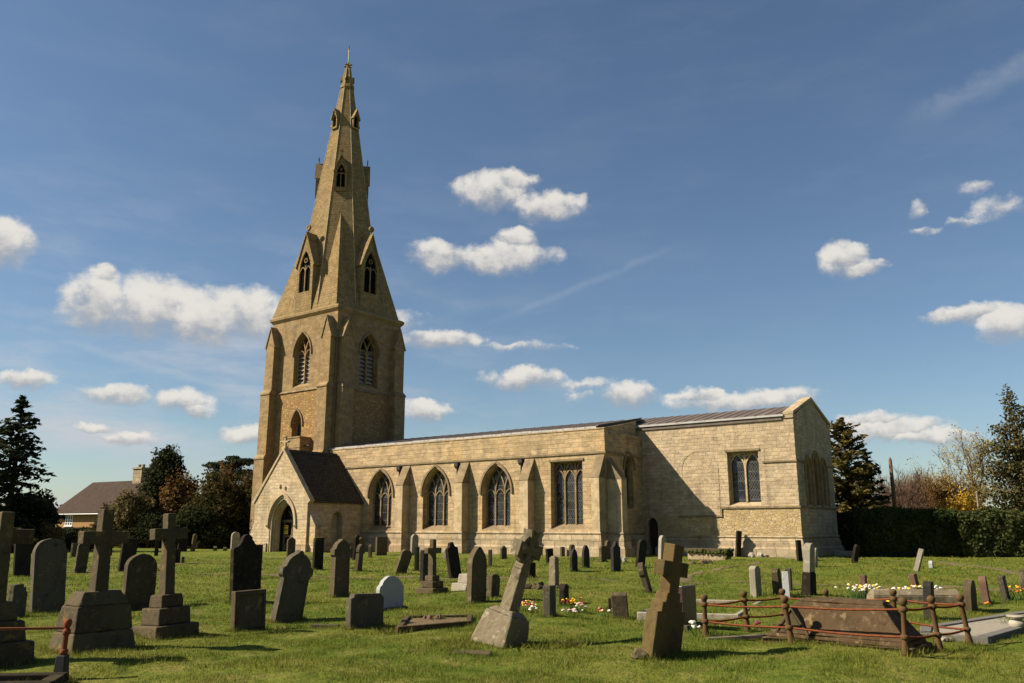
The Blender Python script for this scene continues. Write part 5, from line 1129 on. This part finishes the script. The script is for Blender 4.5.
# ------------------------------------------------------------------ flowers
def blade_verts(rr, x, y, z, h, w, lean):
    a = rr.uniform(0, 2 * PI); b = rr.uniform(0, 2 * PI)
    p = (x + math.cos(b) * lean * h, y + math.sin(b) * lean * h, z + h)
    return [(x - math.cos(a) * w, y - math.sin(a) * w, z), (x + math.cos(a) * w, y + math.sin(a) * w, z), p]
def flowers(name, x, y, rad, n, h, cols, label, cat, leaf=60, br=.03, group=None, ry=None):
    rr = random.Random(int(x * 313 + y * 17)); m = MB(); names = ['stem green'] + cols; ry = ry or rad * .6
    for k in range(leaf):
        px_, py_ = rr.gauss(0, rad * .5), rr.gauss(0, ry * .5); m.add(blade_verts(rr, px_, py_, -.02, h * rr.uniform(.5, 1.1), .008, .35), [(0, 1, 2)], 0)
    o = m.build('leaves' if False else name, [MAT['stem green']], recalc=False)
    f = MB(); few = n <= 14
    for k in range(n):
        if few and k: f.build('bloom', [MAT[c] for c in cols], o); f = MB()
        px_, py_ = rr.gauss(0, rad * .5), rr.gauss(0, ry * .5); z = h * rr.uniform(.65, 1.1); s = br * rr.uniform(.7, 1.25); mi = rr.randrange(len(cols))
        f.rock((px_, py_, z), (s, s, s * .6), rr, mi)
        if 'petal yellow' in cols and cols[mi] == 'petal white' and h > .2: rr.random() < .3 and f.lathe([(s * .3, 0), (s * .5, s * .8)], (px_ + s * .5, py_ - s * .5, z), 6, cols.index('petal yellow'))
    f.build('bloom' if few else 'blooms', [MAT[c] for c in cols], o)
    o.location = (x, y, hgt(x, y)); tag(o, label, cat, group); return o
GF = 'bunches of flowers on graves'
flowers('flower_bunch', .27, 17.1, .26, 44, .2, ['petal orange', 'petal yellow', 'petal pink', 'petal red'], 'orange and yellow bunch of flowers left of the upright grey headstone', 'flowers', 60, .024, GF)
flowers('flower_bunch', .40, 16.6, .08, 5, .12, ['petal white'], 'small white blooms at the foot of the orange bunch', 'flowers', 10, .035, GF)
flowers('flower_bunch', 1.22, 16.9, .22, 44, .26, ['petal yellow', 'petal orange', 'petal yellow', 'petal red'], 'tall yellow bunch of flowers right of the upright grey headstone', 'flowers', 70, .026, GF)
flowers('flower_bunch', 1.35, 16.7, .12, 9, .18, ['petal white', 'petal pink'], 'pale pink blooms in front of the tall yellow bunch', 'flowers', 20, .032, GF)
flowers('flower_bunch', 1.10, 16.0, .16, 14, .09, ['petal pink', 'petal white'], 'low pinkish white posy on the grass before the upright grey headstone', 'flowers', 20, .027, GF)
flowers('flower_bunch', 1.68, 16.3, .14, 10, .14, ['petal orange', 'petal pink', 'petal red'], 'reddish posy left of the white posy on the lawn', 'flowers', 30, .03, GF)
flowers('flower_bunch', 1.92, 16.35, .08, 6, .14, ['petal white'], 'white posy nearest the tilted thick headstone', 'flowers', 20, .03, GF)
flowers('flower_bunch', 3.95, 13.9, .07, 5, .1, ['petal purple', 'petal red'], 'purple and red posy on the grass inside the railing', 'flowers', 14, .03, GF)
flowers('flower_bunch', 6.95, 18.6, .35, 22, .13, ['petal orange', 'petal yellow', 'petal red'], 'low orange flowers behind the ridge of the coped tomb', 'flowers', 60, .03, GF, .12)
flowers('flower_bunch', 11.35, 19.1, .4, 30, .28, ['petal yellow', 'petal orange'], 'yellow flowers near the right edge beside the grey leaning headstone', 'flowers', 120, .03, GF)
flowers('flower_bunch', 10.05, 18.2, .2, 5, .08, ['petal red', 'petal orange'], 'red flowers at the foot of the olive-dark headstone', 'flowers', 40, .028, GF)
GD = 'daffodil clumps behind the railing'
flowers('daffodil_clump', 8.10, 19.7, .42, 46, .34, ['petal white', 'petal white', 'petal white', 'petal white', 'petal yellow'], 'white daffodil clump left of the reddish headstone', 'daffodils', 360, .033, GD)
flowers('daffodil_clump', 8.75, 19.5, .3, 22, .26, ['petal white', 'petal white', 'petal white', 'petal yellow'], 'white and yellow daffodil clump just right of the reddish headstone', 'daffodils', 240, .034, GD)
flowers('daffodil_clump', 9.40, 19.6, .36, 30, .28, ['petal white', 'petal white', 'petal white', 'petal yellow'], 'white daffodil clump above the rough coped gravestone', 'daffodils', 260, .036, GD)
flowers('daffodil_clump', 6.55, 15.6, .3, 8, .25, ['petal yellow', 'petal white'], 'sparse daffodils behind the right side of the railing', 'daffodils', 160, .04, GD)
flowers('daffodil_clump', 2.72, 13.0, .05, 4, .2, ['petal white'], 'white blooms leaning on the left post of the railing', 'daffodils', 20, .045, GD)

# ------------------------------------------------------------------ grass blades
rng = np.random.default_rng(7)
def nh(x, y):
    f = 1 / (1 + ((x * x + y * y) / 3600) ** 2)
    return f * (.045 * np.sin(.9*x + .35*y) * np.cos(.6*y - .2*x) + .026 * np.sin(2.1*x - 1.3*y + 1) + .020 * np.sin(1.7*y + .8*x) + .016 * np.sin(3.9*x + 2.3*y) * np.sin(3.1*y - 1.7*x))
def blades(x, y, h, w):
    n = len(x); a = rng.uniform(0, 2 * PI, n); b = rng.uniform(0, 2 * PI, n); l = rng.uniform(.1, .9, n) * h
    z = nh(x, y) - .008; v = np.empty((n, 3, 3)); ca, sa = np.cos(a) * w, np.sin(a) * w
    v[:, 0] = np.stack([x - ca, y - sa, z], 1); v[:, 1] = np.stack([x + ca, y + sa, z], 1); v[:, 2] = np.stack([x + np.cos(b) * l, y + np.sin(b) * l, z + h], 1)
    return v.reshape(-1, 3)
parts = []
pp_ = np.array(PATHS)
for y0, y1, dens, h0, h1, w in ((5.5, 9, 2600, .022, .055, .0032), (9, 14, 1500, .022, .055, .004), (14, 20, 620, .025, .06, .006), (20, 30, 200, .03, .07, .010), (30, 46, 60, .035, .08, .018)):
    xm = .68 * y1 + 1.2; n = int(dens * 2 * xm * (y1 - y0))
    x = rng.uniform(-xm, xm, n); y = rng.uniform(y0, y1, n); k = np.abs(x) < .68 * y + 1.2; x, y = x[k], y[k]
    cl_ = np.sin(2.3*x + 1.1*y) * np.sin(1.9*y - 1.3*x) + .6 * np.sin(5.1*x - 3.7*y) + .5 * np.sin(7.7*y + 4.1*x)
    h = rng.uniform(h0, h1, len(x)) * np.clip(1 + .55 * cl_, .35, 2.4)
    dx, dy = x - CHO.x, y - CHO.y; a = dx * ED.x + dy * ED.y; d = dx * ND.x + dy * ND.y
    keep = ~((a < .3) & (d > -4.9)) & ~((a < -28.8) & (a > -36) & (d > -9.6))
    if y1 > 20:
        near = np.zeros(len(x), bool)
        for px_, py_, w_ in pp_: near |= (x - px_) ** 2 + (y - py_) ** 2 < (w_ * .42) ** 2
        keep &= ~(near & (rng.uniform(0, 1, len(x)) < .9))
    parts.append(blades(x[keep], y[keep], h[keep], np.full(keep.sum(), w)))
# longer grass left by the mower round the stones
for bx, by, rz, W_, T_ in BASES:
    if by > 40: continue
    n = int((330 if by < 20 else 110) * (W_ + T_ + .25)); an = CH_ANG + R(rz)
    u = rng.uniform(-1, 1, n); v = rng.uniform(-1, 1, n); s = rng.integers(0, 2, n)
    m_x = np.where(s == 0, np.sign(u) * (T_ / 2 + np.abs(rng.normal(0, .05, n))), u * (T_ / 2 + .06)); m_y = np.where(s == 0, v * (W_ / 2 + .06), np.sign(v) * (W_ / 2 + np.abs(rng.normal(0, .05, n))))
    x = bx + m_x * math.cos(an) - m_y * math.sin(an); y = by + m_x * math.sin(an) + m_y * math.cos(an)
    parts.append(blades(x, y, rng.uniform(.03, .13, n) * rng.uniform(.5, 1.3, n), np.full(n, .004 if by < 20 else .008)))
g = raw_mesh('grass', np.concatenate(parts), 3, MAT['grass blades']); tag(g, kind='stuff')

# ------------------------------------------------------------------ trees, hedges, house
def leaf_soup(pts, nrm, size, jit, r):      # one little quad per point
    n = len(pts); t = r.normal(size=(n, 3)); nrm = nrm + r.normal(size=(n, 3)) * jit
    nrm /= np.linalg.norm(nrm, axis=1)[:, None] + 1e-9
    u = np.cross(nrm, t); u /= np.linalg.norm(u, axis=1)[:, None] + 1e-9; v = np.cross(nrm, u)
    s = size * r.uniform(.55, 1.35, n)[:, None]
    q = np.stack([pts - u * s, pts - v * s * .55, pts + u * s, pts + v * s * .55], 1)
    return q.reshape(-1, 3)
def blobs_leaves(blobs, n, size, r, jit=.9, shell=.55):
    vol = np.array([b[3] * b[4] * b[5] for b in blobs]) ** .75; vol /= vol.sum(); out = []
    for b, f in zip(blobs, vol):
        k = int(n * f) + 1; d = r.normal(size=(k, 3)); d /= np.linalg.norm(d, axis=1)[:, None]
        lump = 1 + .16 * np.sin(5 * d[:, 0] + b[0]) * np.sin(4 * d[:, 1] + b[1]) + .14 * np.sin(7 * d[:, 2] + 6 * d[:, 0] + b[2]) + .1 * np.sin(11 * d[:, 1] - 9 * d[:, 2])
        rad = (shell + (1 - shell) * r.uniform(0, 1, k) ** .6) * lump
        out.append(leaf_soup(np.array(b[:3]) + d * rad[:, None] * np.array(b[3:6]), d, size, jit, r))
    return np.concatenate(out)
def tree(name, x, y, label, cat, blobs, n, size, leaf, trunk=(.18, 3), bark='bark', seed=1, group=None, limbs=True, core=.62, jit=.9, shell=.55):
    e = empty(name, (x, y, hgt(x, y))); tag(e, label, cat, group); r = np.random.default_rng(seed)
    m = MB(); tr, th = trunk
    m.tube([(0, 0, -.2), (.03, .02, th * .5), (0, .05, th)], [tr * 1.25, tr, tr * .7], 8)
    if limbs:
        for b in blobs:
            m.tube([(0, 0, th * .5), ((b[0]) * .5, (b[1]) * .5, (th * .6 + b[2]) / 2), (b[0], b[1], b[2])], [tr * .5, tr * .35, tr * .12], 5)
    m.build('trunk', MAT[bark], e, smooth=True)
    v = blobs_leaves(blobs, n, size, r, jit, shell)
    if core:
        v2 = blobs_leaves([(b[0], b[1], b[2], b[3] * core, b[4] * core, b[5] * core) for b in blobs], n // 4, size * 2.2, r, jit, .2); v = np.concatenate([v, v2])
    raw_mesh('crown', v, 4, MAT[leaf], e); return e
def conifer(name, x, y, H, rad, label, leaf, seed, tiers=26, per=11, z0=.5, size=.22, droop=.25, power=.8, spr=26, group=None, fill=.0):
    e = empty(name, (x, y, hgt(x, y))); tag(e, label, 'tree', group); r = np.random.default_rng(seed); rr = random.Random(seed)
    m = MB(); m.tube([(0, 0, -.2), (.05, 0, H * .5), (0, 0, H * .97)], [.26, .17, .03], 8); P_ = []; Nn = []
    for i in range(tiers):
        f = i / (tiers - 1); z = z0 + (H - z0) * f ** .92; L = rad * (1 - f) ** power * rr.uniform(.82, 1.15) + .12
        for k in range(max(4, int(per * (1 - f * .55)))):
            a = rr.uniform(0, 2 * PI); Lk = L * rr.uniform(.6, 1.12); up = .18 + .4 * f
            c, s = math.cos(a), math.sin(a)
            tip = (c * Lk, s * Lk, z + Lk * (up - droop)); mid = (c * Lk * .55, s * Lk * .55, z + Lk * (up * .7 - droop * .2))
            if Lk > .7 and i % 2 == 0: m.tube([(0, 0, z), mid, tip], [.045, .03, .008], 3, caps=False)
            ns = int(spr * Lk / rad) + 5
            for q in range(ns):
                t = (q + rr.random()) / ns; t = t ** .75
                w_ = Lk * .26 * (1 - t * .7); ox = rr.uniform(-w_, w_)
                bx = 2 * t * (1 - t); zz = z + Lk * ((up * .7 - droop * .2) * bx * 1.0 + (up - droop) * t * t)
                P_.append((c * Lk * t - s * ox, s * Lk * t + c * ox, zz - abs(ox) * .35 + rr.gauss(0, .05))); Nn.append((rr.gauss(0, .3), rr.gauss(0, .3), 1))
    m.build('trunk', MAT['bark'], e, smooth=True)
    v = leaf_soup(np.array(P_), np.array(Nn), size, .35, r)
    raw_mesh('crown', v, 4, MAT[leaf], e); return e
def twiggy(name, x, y, H, spread, label, mat, seed, cat='tree', n0=5, group=None, buds=None, bark='bark', trunk=.1, levels=4, thin=.010, single=False):
    e = empty(name, (x, y, hgt(x, y))); tag(e, label, cat, group); rr = random.Random(seed); T = MB(); C_ = MB(); tips = []
    def grow(p, d, L, r, lv):
        q = p; pts = [p]; 
        for k in range(3):
            d = (d + Vector((rr.gauss(0, .12), rr.gauss(0, .12), rr.gauss(0, .08) + .04))).normalized(); q = q + d * (L / 3); pts.append(q)
        (T if lv == 0 else C_).tube(pts, [r, r * .85, r * .7, r * .5], 6 if lv == 0 else 3, caps=False)
        if lv >= levels: tips.append(q); return
        for k in range(rr.randint(3, 5) if lv else n0):
            t = rr.uniform(.35, 1); i = min(2, int(t * 3)); b = pts[i].lerp(pts[i + 1], t * 3 - i)
            nd = (d + Vector((rr.gauss(0, spread), rr.gauss(0, spread), rr.gauss(.15, .3)))).normalized()
            grow(b, nd, L * rr.uniform(.5, .78), max(thin, r * .5), lv + 1)
            if lv >= 2: tips.append(b)
    for k in range(1 if single else 4):
        b = Vector((0, 0, -.1)) if single else Vector((rr.gauss(0, .5), rr.gauss(0, .3), -.1))
        grow(b, Vector((rr.gauss(0, .05 if single else .2), rr.gauss(0, .05 if single else .2), 1)), H * (.5 if single else .42), trunk, 0)
    T.build('trunk', MAT[bark], e, smooth=True); C_.build('twigs', MAT[mat], e, recalc=False)
    if buds:
        r = np.random.default_rng(seed); t = np.array([tuple(v) for v in tips]); k = np.repeat(t, 3, 0) + r.normal(size=(len(t) * 3, 3)) * .16
        raw_mesh('crown', leaf_soup(k, r.normal(size=k.shape), .07, 1, r), 4, MAT[buds], e)
    return e
def hedge(name, pts, width, H, label, leaf, n, size, seed, lumpy=.12, rnd_top=.35):
    r = np.random.default_rng(seed); c = sum((Vector(p) for p in pts), Vector((0, 0))) / len(pts)
    e = empty(name, (c.x, c.y, hgt(c.x, c.y))); tag(e, label, 'hedge'); P_ = []; Nn = []; m = MB()
    segs = list(zip(pts, pts[1:])); tot = sum((Vector(b) - Vector(a)).length for a, b in segs)
    for a, b in segs:
        a, b = Vector(a) - c, Vector(b) - c; L = (b - a).length; t = (b - a).normalized(); nn = Vector((-t.y, t.x)); k = int(n * L / tot)
        kerbline(m, a + t * .15, b - t * .15, width * .72, -.1, H * .86)
        s = r.uniform(-.03, 1.03, k); per = 2 * H + width; u = r.uniform(0, per, k)
        hh = np.where(u < H, u, np.where(u < H + width, H, per - u)); off = np.where(u < H, -width / 2, np.where(u < H + width, u - H - width / 2, width / 2))
        rd = np.clip((hh - (H - rnd_top)) / rnd_top, 0, 1); off = off * (1 - .22 * rd ** 2); hh = hh - .12 * (np.abs(off) / (width / 2)) ** 4 * (hh > H - .2)
        lump = lumpy * (np.sin(s * L * 2.1 + hh * 1.7) + np.sin(s * L * 4.7 - hh * 3.1 + 1) * .6 + np.sin(s * L * .9)); off = off * (1 + lump / width); hh = hh * (1 + lump * .35 / H)
        p = np.stack([a.x + t.x * s * L + nn.x * off, a.y + t.y * s * L + nn.y * off, hh], 1) + r.normal(size=(k, 3)) * .06; P_.append(p)
        Nn.append(np.stack([nn.x * off / width * 2, nn.y * off / width * 2, (hh / H) ** 4], 1))
        for q in (a, b):        # leafy ends
            k2 = int(n * width / tot * .6); o = r.uniform(-.5, .5, k2) * width; h2 = r.uniform(0, 1, k2) * H; sg = -1 if q is a else 1
            P_.append(np.stack([q.x + nn.x * o + sg * t.x * .1, q.y + nn.y * o + sg * t.y * .1, h2], 1) + r.normal(size=(k2, 3)) * .08); Nn.append(np.tile((sg * t.x, sg * t.y, .2), (k2, 1)))
    m.build('stems', MAT['twigs'], e)
    raw_mesh('foliage', leaf_soup(np.concatenate(P_), np.concatenate(Nn), size, .8, r), 4, MAT[leaf], e); return e
GT = 'trees round the churchyard'
def at(u, D): return ((u - 512) / 847 * D, D)
# left side
x, y = at(6, 57); conifer('conifer_tree', x, y, 10.4, 3.5, 'tall dark conifer with drooping tiers at the left edge', 'dark conifer leaves', 3, 30, 12, .3, .24, .36, .72, 34, GT)
x, y = at(-42, 60); conifer('conifer_tree', x, y, 9.0, 3.2, 'second dark conifer cut by the left edge of the photo', 'dark conifer leaves', 13, 24, 11, .3, .25, .34, .75, 28, GT)
x, y = at(36, 60); tree('evergreen_tree', x, y, 'low dark evergreen filling the foot of the tall left conifer', 'tree', [(0, 0, 2.2, 1.3, 1.2, 2.0), (-1.4, .3, 1.9, 1.3, 1.2, 1.9)], 5000, .15, 'yew leaves', (.14, 2.4), seed=4, group=GT)
x, y = at(160, 71); tree('evergreen_tree', x, y, 'round-headed dark evergreen standing beside the cottage chimney', 'tree',
     [(0, 0, 5.6, 1.5, 1.4, 2.6), (.5, .3, 4.3, 1.8, 1.5, 2.2), (-.7, 0, 4.2, 1.5, 1.4, 2.0), (.1, 0, 7.3, .8, .8, 1.1), (-.5, 0, 6.6, .8, .8, .9), (.8, 0, 6.2, .8, .8, 1.0), (0, 0, 2.2, 2.0, 1.6, 2.2)], 15000, .13, 'yew leaves', (.25, 5), seed=5, group=GT)
def shrub(u, D, wpx, top, label, leaf, seed, n=7000, name='bush', size=.12, cat='bush', parts=5):
    x, y = at(u, D); s = 847 / D; w = wpx / s / 2; H = 1.6 + (527 - top) / s; rr = random.Random(seed)
    bl = [(rr.uniform(-.5, .5) * w, rr.uniform(-.4, .4) * w * .8, H * rr.uniform(.35, .66), w * rr.uniform(.42, .62), w * rr.uniform(.4, .55), H * rr.uniform(.28, .36)) for _ in range(parts)]
    bl += [(0, 0, H * .62, w * .5, w * .5, H * .38), (-w * .45, 0, H * .3, w * .55, w * .5, H * .32), (w * .45, 0, H * .3, w * .55, w * .5, H * .32)]
    tree(name, x, y, label, cat, bl, n, size, leaf, (.12, H * .4), seed=seed, group='bushes round the churchyard', limbs=False, core=.7)
shrub(128, 69, 52, 488, 'olive brown bush right of the cottage window', 'olive leaves', 21)
shrub(104, 72, 34, 503, 'dark scrubby bush covering the cottage wall', 'shrub leaves', 22, 4000)
shrub(178, 70, 40, 470, 'russet brown bush between two dark evergreens', 'russet leaves', 23, 6000)
shrub(212, 68, 66, 468, 'large dark rounded bush directly left of the porch', 'shrub leaves', 24, 11000)
shrub(246, 69, 50, 472, 'dark bush with a russet top touching the tower on its left', 'shrub leaves', 25, 9000)
shrub(150, 68, 60, 512, 'low dark bush under the round-headed evergreen', 'yew leaves', 26, 7000)
shrub(196, 66, 70, 506, 'shaded low bush beneath the large dark rounded bush', 'yew leaves', 27, 8000)
shrub(222, 71, 44, 462, 'russet topped shrub behind the large dark rounded bush', 'russet leaves', 28, 7000)
shrub(78, 62, 40, 534, 'low dark bush in front of the cottage', 'shrub leaves', 29, 4000)
shrub(42, 58, 46, 521, 'low olive shrub at the foot of the tall left conifer', 'olive leaves', 30, 4500)
shrub(12, 55, 60, 528, 'dark low shrub at the left edge behind the lichened cross', 'shrub leaves', 31, 5000)
x, y = at(228, 74); tree('cedar_tree', x, y, 'flat-topped cedar showing over the bushes left of the tower', 'tree',
     [(-.8, 0, 7.0, 1.8, 1.2, .35), (.9, 0, 7.3, 1.5, 1.0, .3), (0, 0, 6.2, 2.2, 1.5, .5), (0, 0, 7.6, .7, .6, .25)], 4500, .13, 'dark conifer leaves', (.2, 7.2), seed=6, group=GT, core=0, jit=.3)
x, y = at(248, 72); twiggy('bare_tree', x, y, 6.2, .5, 'thin bare tree beside the cedar left of the tower', 'twigs', 41, group=GT, single=True, levels=4, n0=6)
# cottage far left
hx, hy = at(55, 82); HB = empty('cottage', (hx, hy, 0), (0, 0, CH_ANG + R(6))); tag(HB, 'yellow brick cottage with brown tiled roof and white window behind the bushes', 'house')
LN, WD, EV, RG = 13.0, 7.2, 2.95, 5.9
b = MB(); b.prism([(0, -.3), (LN, -.3), (LN, EV), (0, EV)], [[(1.55, 1.75), (1.55, 2.75), (2.75, 2.75), (2.75, 1.75)][::-1]], 0, .3, lambda u, v, w: (u, w, v))
b.prism([(.3, -.3), (WD, -.3), (WD, EV), (WD / 2, RG - .1), (0.3, EV)], [], 0, .3, lambda u, v, w: (w, u, v)); b.prism([(.3, -.3), (WD, -.3), (WD, EV), (WD / 2, RG - .1), (0.3, EV)], [], LN - .3, LN, lambda u, v, w: (w, u, v))
b.box(.3, LN - .3, WD - .3, WD, -.3, EV); b.build('wall', MAT['brick yellow'], HB)
rf = MB()
for s in (0, 1):
    f = (lambda q: q) if s == 0 else (lambda q: WD - q)
    rf.hexa([(-.35, f(-.45), EV - .18), (LN + .35, f(-.45), EV - .18), (LN + .35, f(WD / 2), RG), (-.35, f(WD / 2), RG)], [(-.35, f(-.45), EV), (LN + .35, f(-.45), EV), (LN + .35, f(WD / 2), RG + .18), (-.35, f(WD / 2), RG + .18)])
r_ = rf.build('roof', MAT['house tiles'], HB)
cm = MB(); cm.box(6.6, 7.9, WD / 2 - .4, WD / 2 + .4, RG - .6, RG + 1.25); cm.box(6.5, 8.0, WD / 2 - .5, WD / 2 + .5, RG + 1.25, RG + 1.4)
for k in (6.95, 7.55): cm.lathe([(.14, 0), (.16, .3), (.12, .34)], (k, WD / 2, RG + 1.38), 8)
cm.build('chimney', MAT['plinth stone'], r_)
gt = MB(); gt.tube([(-.3, -.52, EV - .12), (LN + .3, -.52, EV - .12)], .045, 6); gt.build('gutter', MAT['white paint'], r_)
wf = MB(); qf = lambda u, v, w: (u, w, v)
wf.strip([(1.6, 1.8), (1.6, 2.7), (2.7, 2.7), (2.7, 1.8)], .055, -.03, .1, qf, closed=True)
for k in (1.96, 2.33): wf.strip([(k, 1.8), (k, 2.7)], .04, -.028, .098, qf)
wf.strip([(1.6, 2.32), (2.7, 2.32)], .03, -.025, .09, qf); wf.strip([(1.6, 2.05), (2.7, 2.05)], .018, -.02, .09, qf); wf.box(1.5, 2.8, -.09, .1, 1.68, 1.75)
w_ = wf.build('window', MAT['white paint'], HB); pn_ = MB(); pn_.box(1.6, 2.7, .05, .07, 1.8, 2.7); pn_.build('pane', MAT['pane glass'], w_)
# right side
x, y = at(851, 58); conifer('conifer_tree', x, y, 9.0, 2.9, 'sunlit olive conifer rising behind the chancel east end', 'sunny conifer leaves', 7, 28, 16, .4, .19, .08, .5, 40, GT)
x, y = at(872, 60); conifer('conifer_tree', x, y, 7.0, 1.9, 'smaller darker conifer right of the sunlit olive conifer', 'dark conifer leaves', 8, 20, 11, .4, .2, .12, .6, 26, GT)
x, y = at(886, 62); twiggy('bare_tree', x, y, 4.6, .55, 'purplish bare shrub tree left of the utility pole', 'twigs', 51, group=GT, buds=None)
for i, (u, D, H, lab, mt, bd_) in enumerate(((908, 64, 5.0, 'brownish bare shrub tree right of the utility pole', 'twigs', None), (926, 66, 5.2, 'reddish brown bare shrub tree above the clipped hedge', 'twigs', None),
        (944, 64, 4.9, 'orange brown budding shrub tree above the hedge gap', 'orange twigs', 'russet leaves'), (896, 70, 5.4, 'farther thin bare tree behind the utility pole', 'twigs', None),
        (958, 68, 5.4, 'tall bare shrub tree left of the pale budding tree', 'orange twigs', None), (916, 74, 5.6, 'hazy bare tree far behind the clipped hedge', 'twigs', None), (936, 76, 5.8, 'farthest bare tree over the clipped hedge', 'orange twigs', 'spring buds'))):
    x, y = at(u, D); twiggy('bare_tree', x, y, H * 1.32, .5, lab, mt, 60 + i, group=GT, buds=bd_)
x, y = at(966, 58); tree('forsythia_bush', x, y, 'bright yellow forsythia bush glowing above the hedge', 'bush', [(-.7, 0, 2.6, 1.0, .7, 1.2), (.5, 0, 2.5, 1.0, .7, 1.3), (1.4, .2, 2.2, .9, .7, 1.0), (.1, 0, 3.4, .6, .5, .8)], 2600, .09, 'forsythia', (.06, 2), seed=9, limbs=True, core=0, shell=.3)
x, y = at(978, 62); twiggy('budding_tree', x, y, 8.2, .42, 'pale tree with fresh yellowish buds near the right edge', 'orange twigs', 77, group=GT, buds='spring buds', bark='pale bark', single=True, levels=4, n0=8, trunk=.14)
x, y = at(1029, 54); tree('broadleaf_tree', x, y, 'tall dark leafy tree with open sprays at the right edge', 'tree',
     [(-.2, 0, 9.6, .5, .5, 1.3), (.3, 0, 8.6, .9, .8, 1.0), (-.7, .2, 7.9, .9, .7, .5), (-1.0, 0, 6.6, 1.3, 1.0, .8), (.4, 0, 7.0, 1.6, 1.2, 1.2), (-1.4, .2, 5.2, 1.3, 1.0, .9), (.3, 0, 5.2, 2.0, 1.5, 1.4), (-1.0, 0, 3.6, 1.7, 1.2, 1.2), (.6, 0, 3.2, 2.2, 1.5, 1.6), (1.8, 0, 6, 1.5, 1.2, 2)], 12000, .11, 'tree dark leaves', (.22, 8), seed=10, group=GT, core=0, shell=.25)
hedge('hedge', [(19.9, 47.6), (24.7, 48.2)], 1.7, 2.55, 'tall dark clipped hedge with a rounded sunlit left end', 'hedge leaves', 17000, .085, 1, .06)
hedge('hedge', [(25.2, 48.0), (29.0, 47.6), (33.5, 47.0)], 1.8, 2.35, 'glossy untrimmed laurel hedge reaching the right edge', 'laurel leaves', 15000, .105, 2, .2)
hedge('hedge', [(17.0, 54.5), (21.5, 52.4)], 1.4, 2.4, 'deeply shaded hedge in the gap behind the chancel corner', 'yew leaves', 9000, .1, 3, .08)
hedge('hedge', [(-60, 72), (-38, 75), (-14, 74)], 2.2, 1.4, 'long dark boundary hedge behind the left bushes', 'yew leaves', 16000, .16, 4, .2)
hedge('hedge', [(20, 66), (34, 64), (52, 60)], 2.0, 2.9, 'long shadowy boundary hedge behind the bare trees', 'shrub leaves', 14000, .16, 5, .25)
x, y = at(897, 60); m = MB(); m.tube([(x, y, -.3), (x, y, 6.4)], [.17, .12], 8); m.lathe([(.09, 0), (.06, .12), (.01, .18)], (x, y, 6.38), 8)
o = m.build('utility_pole', MAT['pole timber']); tag(o, 'brown timber utility pole rising among the bare trees', 'pole')
x, y = at(981, 57); m = MB(); m.tube([(x, y, -.3), (x, y, 3.9)], [.07, .06], 8); m.lathe([(.07, 0), (.09, .05), (.03, .12)], (x, y, 3.88), 8); o = m.build('utility_pole', MAT['pale bark']); tag(o, 'slim pale pole beside the forsythia near the right edge', 'pole')
r = np.random.default_rng(31)
fw = [(44 * math.sin(R(a)) * q, 44 * math.cos(R(a)) * q, h * .5, 5, 5, h * .5) for a, q, h in [(a, r.uniform(.95, 1.2), r.uniform(12, 17)) for a in np.arange(52, 190, 8)]]  # unseen tree belt to the right and behind, added to block sky light
fw += [(rx, 150 + r.uniform(-10, 10), 1.5, r.uniform(5, 9), 5, r.uniform(2.5, 4.5)) for rx in np.arange(-190, 200, 7)]
o = raw_mesh('far_wood_and_added_shade_belt', blobs_leaves(fw, 52000, .6, r), 4, MAT['shrub leaves']); tag(o, kind='stuff')
# weeds in the rough spots
for u, lab, px_, py_, n in ((0, 'leafy weeds sprouting in front of the low notched headstone', -2.05, 13.95, 60), (0, 'rank weeds round the foot of the wheel-head cross', .55, 12.15, 200), (0, 'weeds at the left foot of the wheel-head cross', -.85, 12.2, 70)):
    rr = random.Random(int(px_ * 50)); m = MB()
    for k in range(n * 3):
        xx, yy = rr.gauss(0, .26 if n > 100 else .16), rr.gauss(0, .14); m.add(blade_verts(rr, xx, yy, -.02, rr.uniform(.03, .11), .012, .9), [(0, 1, 2)])
    o = m.build('weed_clump', MAT['weed leaves'], recalc=False); o.location = (px_, py_, hgt(px_, py_)); tag(o, lab, 'weeds', 'clumps of weeds')
